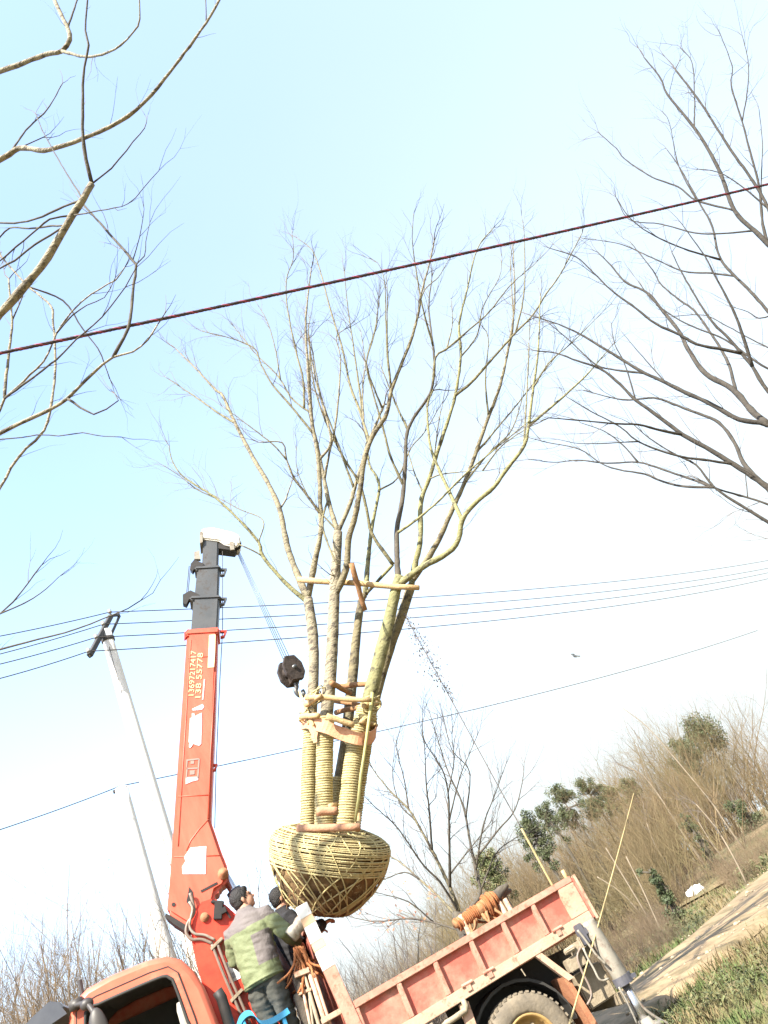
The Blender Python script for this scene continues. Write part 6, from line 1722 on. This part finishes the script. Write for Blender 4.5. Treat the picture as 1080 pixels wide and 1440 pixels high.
evergreen(792, 1126, 18, 37, 'ragged pine on the skyline at the low end of the thicket', 4, 1.5)
evergreen(747, 1172, 18, 30, 'tall thin conifer at the edge of the brown thicket by the bare grey tree', 5, 2.2)
evergreen(690, 1225, 22, 30, 'soft green tree directly behind the bare grey tree', 6, 1.4, 'leaf_mid')
evergreen(1040, 1135, 18, 34, 'round dark green bush under the thicket near the roadside', 7, 0.9, n=1800, name='evergreen_bush')
evergreen(962, 1152, 11, 30, 'small dark bush behind the pale-stemmed saplings', 8, 1.0, n=1000, name='evergreen_bush')
evergreen(917, 1230, 15, 22, 'dark low bush behind the leaning stakes', 9, 0.9, n=1400, name='evergreen_bush')
evergreen(771, 1150, 15, 34, 'small conifer filling the gap between the thin conifer and the ragged pine', 11, 1.5, n=1800)
evergreen(886, 1108, 15, 42, 'olive tree top half sunk in the brown thicket on the skyline', 12, 1.0, 'leaf_mid', n=1400)
evergreen(858, 1118, 15, 40, 'pale green tree top showing between the pines and the thicket', 10, 1.0, 'leaf_mid', n=1400)

# saplings and stakes by the road
def V6(*l): return [(640 + u / 2.4545, 960 + v / 2.4545) for u, v in l]
def sapling(l, r0, r1, label, m='sapling', crown=0.0, seed=0, name='sapling', group=None, Ymax=60, twl=0.9):
    px = V6(*l); b = G(px[0][0], px[0][1], GZ)
    if b.y > Ymax or b.y < 0: b = P(px[0][0], px[0][1], Ymax); b.z = GZ
    t = Traced(name, Vector((b.x, b.y, GZ)), label, 'sapling' if name == 'sapling' else 'stake', random.Random(seed), group)
    pts = [Vector((b.x, b.y, GZ - 0.1))] + [P(x, y, b.y + 0.1 * i) for i, (x, y) in enumerate(px[1:])]
    t.raw(pts, [pxr(p, lerp(r0, r1, i / (len(pts) - 1))) for i, p in enumerate(pts)], 'stem', m, 7, True, 0.3)
    if crown:
        t.limbs[-1] = (t.limbs[-1][0], t.limbs[-1][1])
        t.twigs(crown, twl, 'twig_grey', 0.012, 1, 0.5, 1.0, tmin=0.55)
    return t
sapling([(862, 632), (780, 510), (700, 385), (640, 315), (560, 280)], 2.0, 0.7, 'taller bare sapling with a twiggy crown standing above the brown thicket', 'sapling', 2.6, 1, twl=1.5, Ymax=38)
sapling([(805, 745), (740, 640), (690, 560), (660, 480)], 1.7, 0.7, 'pale leaning sapling beside the white bag', 'sapling', 1.2, 2)
GS = 'pale leaning stakes at the roadside'
for i, l in enumerate(([(715, 872), (650, 720), (590, 600)], [(690, 850), (600, 700), (520, 570)], [(672, 832), (580, 730), (490, 670)], [(640, 812), (540, 680), (500, 630)])):
    sapling(l, 1.3, 0.8, 'pale bare stake leaning in the clump at the edge of the dirt road', 'sapling', 0, 10 + i, 'garden_stake', GS)
sapling([(1003, 692), (960, 600), (900, 500), (832, 420)], 1.5, 0.6, 'straight pale sapling nearest the leafy green weeds', 'sapling', 1.0, 3)
sapling([(970, 662), (890, 560), (840, 480)], 1.3, 0.6, 'short sapling just behind the straight pale one', 'sapling', 1.0, 4)
sapling([(1075, 500), (1010, 400), (960, 330)], 1.3, 0.5, 'distant sapling at the top of the earth bank', 'sapling', 1.0, 5, Ymax=45)
sapling([(985, 560), (930, 480), (890, 420), (800, 310), (740, 240), (660, 150), (575, 85)], 1.2, 0.5, 'whip-thin sapling arching high over the thicket', 'sapling', 0, 6, Ymax=30)
GT = 'thin bare trunks along the thicket edge'
rt_ = random.Random(15)
for i in range(14):
    u, v = rt_.uniform(880, 1075), 0
    v = 560 - (u - 1000) * 0.55 + rt_.uniform(-20, 60)
    L_ = rt_.uniform(70, 130)
    sapling([(u, v), (u - L_ * 0.30, v - L_ * 0.5), (u - L_ * 0.62, v - L_)], 0.9, 0.4, 'thin bare trunk standing among others along the edge of the thicket', 'sapling', 0.8, 30 + i, 'sapling', GT, Ymax=40)
# litter: a white bag
bw = G(*V6((838, 735))[0], GZ); mb = MB(); rb_ = random.Random(2)
mb.ellipsoid((0, 0, 0.13), (0.30, 0.22, 0.16), 18, 12); mb.v = [v + Vector((noise.noise(v * 9), noise.noise(v * 9 + Vector((5, 0, 0))), noise.noise(v * 9 + Vector((0, 5, 0))))) * 0.07 for v in mb.v]
bag = mb.build('plastic_bag', 'white_bag', None, None, True); bag.location = bw; tag(bag, 'crumpled white plastic bag lying at the edge of the dirt road', 'bag')

# grass, weeds and leafy plants
rg = random.Random(99); mb = MB(); cntb = 0
def blade(p, h, lean, w, mbx, rng):
    a = rng.uniform(0, 6.28); d = Vector((math.cos(a), math.sin(a), 0)); s_ = Vector((-d.y, d.x, 0)) * w
    t1 = p + d * (lean * 0.35) + Vector((0, 0, h * 0.6)); t2 = p + d * lean + Vector((0, 0, h))
    mbx.add([p - s_, p + s_, t1 + s_ * 0.7, t1 - s_ * 0.7, t2], [(0, 1, 2, 3), (3, 2, 4)])
rxt = [road_x(i / 10) for i in range(420)]
tries = 0
while cntb < 52000 and tries < 400000:
    tries += 1
    y = 6.5 + 34 * rg.random() ** 2.1; x = rg.uniform(-0.35, 0.42) * y + rg.uniform(-0.6, 1.0)
    if y > 14 and x < -0.1 * y and rg.random() < 0.6: continue
    rd = abs(x - rxt[int(y * 10)]) * 0.86
    if rd < ROADW * 1.02 and not (rd > ROADW * 0.72 and rg.random() < 0.12) and not (rd < 0.3 and rg.random() < 0.04): continue
    if rd < ROADW * 1.3 and rg.random() < 0.5: continue
    dn = noise.noise(Vector((x * 0.7, y * 0.7, 3)))
    if dn < -0.15 and rg.random() < 0.75: continue
    h = rg.uniform(0.03, 0.13) * (1 + 0.8 * max(0, dn)) * (1.6 if rg.random() < 0.06 else 1)
    blade(Vector((x, y, ground_z(x, y) - 0.01)), h, rg.uniform(0.02, 0.13), rg.uniform(0.003, 0.006) * (1 + y / 16), mb, rg)
    cntb += 1
o = mb.build('grass', 'grass_dry', None, None, False, fix=False); tag(o, 'dry grass and weeds growing on both sides of the dirt road', 'grass', None, 'stuff')
def weed(loc, R_, n, label, seed, h=0.3, size=0.05, m='leaf_mid'):
    rng = random.Random(seed); root = empty('leafy_weed', loc, 0, label, 'plant'); mb = MB(); ml_ = MB()
    for k in range(n):
        a = rng.uniform(0, 6.28); r_ = R_ * rng.random() ** 0.6; p = Vector((math.cos(a) * r_, math.sin(a) * r_, -0.02)); t_ = p + Vector((rng.gauss(0, .06), rng.gauss(0, .06), h * rng.uniform(.5, 1.2)))
        mb.tube([p, t_], 0.004, 3, cap=False)
        for j in range(7):
            q = p.lerp(t_, rng.uniform(.25, 1)); a2 = rng.uniform(0, 6.28); d = Vector((math.cos(a2), math.sin(a2), rng.uniform(-.1, .7))).normalized(); s_ = Vector((-d.y, d.x, 0)); s_.normalize(); L_ = size * rng.uniform(.6, 1.4)
            ml_.add([q, q + d * L_ * .5 + s_ * L_ * .33, q + d * L_, q + d * L_ * .5 - s_ * L_ * .33], [(0, 1, 2, 3)])
    o = mb.build('stems', 'leaf_mid', root, None, False, fix=False); tag(o, kind='stuff')
    o = ml_.build('leaves', m, root, None, False, fix=False); tag(o, kind='stuff')
weed(G(1068, 1226, GZ), 0.8, 80, 'broad green leafy weed clump on the verge nearest the white bag', 1, 0.30, 0.08)
weed(G(960, 1305, GZ), 0.7, 80, 'fresh green weed clump at the foot of the leaning stakes', 2, 0.22, 0.06)
weed(G(985, 1420, GZ), 0.7, 60, 'pale green weed on the near side of the dirt road', 3, 0.13, 0.04)
weed(G(1050, 1370, GZ), 1.2, 90, 'dark green weed patch on the near side of the dirt road', 4, 0.14, 0.045)
weed(G(1020, 1215, GZ), 0.5, 80, 'small green tuft between the leafy clump and the sapling', 5, 0.2, 0.06)

rs = random.Random(12); mb = MB()
for k in range(420):
    y = 9.5 + 20 * rs.random() ** 1.5; x = road_x(y) + rs.uniform(-1.6, 1.6); r_ = rs.choice((0.012, 0.016, 0.022, 0.035)) * rs.uniform(0.7, 1.4)
    o_ = len(mb.v); mb.ellipsoid((x, y, GZ + 0.055), (r_ * rs.uniform(.8, 1.4), r_, r_ * 0.7), 6, 4, Matrix.Rotation(rs.uniform(0, 6), 3, 'Z'))
o = mb.build('gravel', 'stone', None, None, False, fix=False); tag(o, 'loose stones scattered over the dirt road', 'gravel', None, 'stuff')
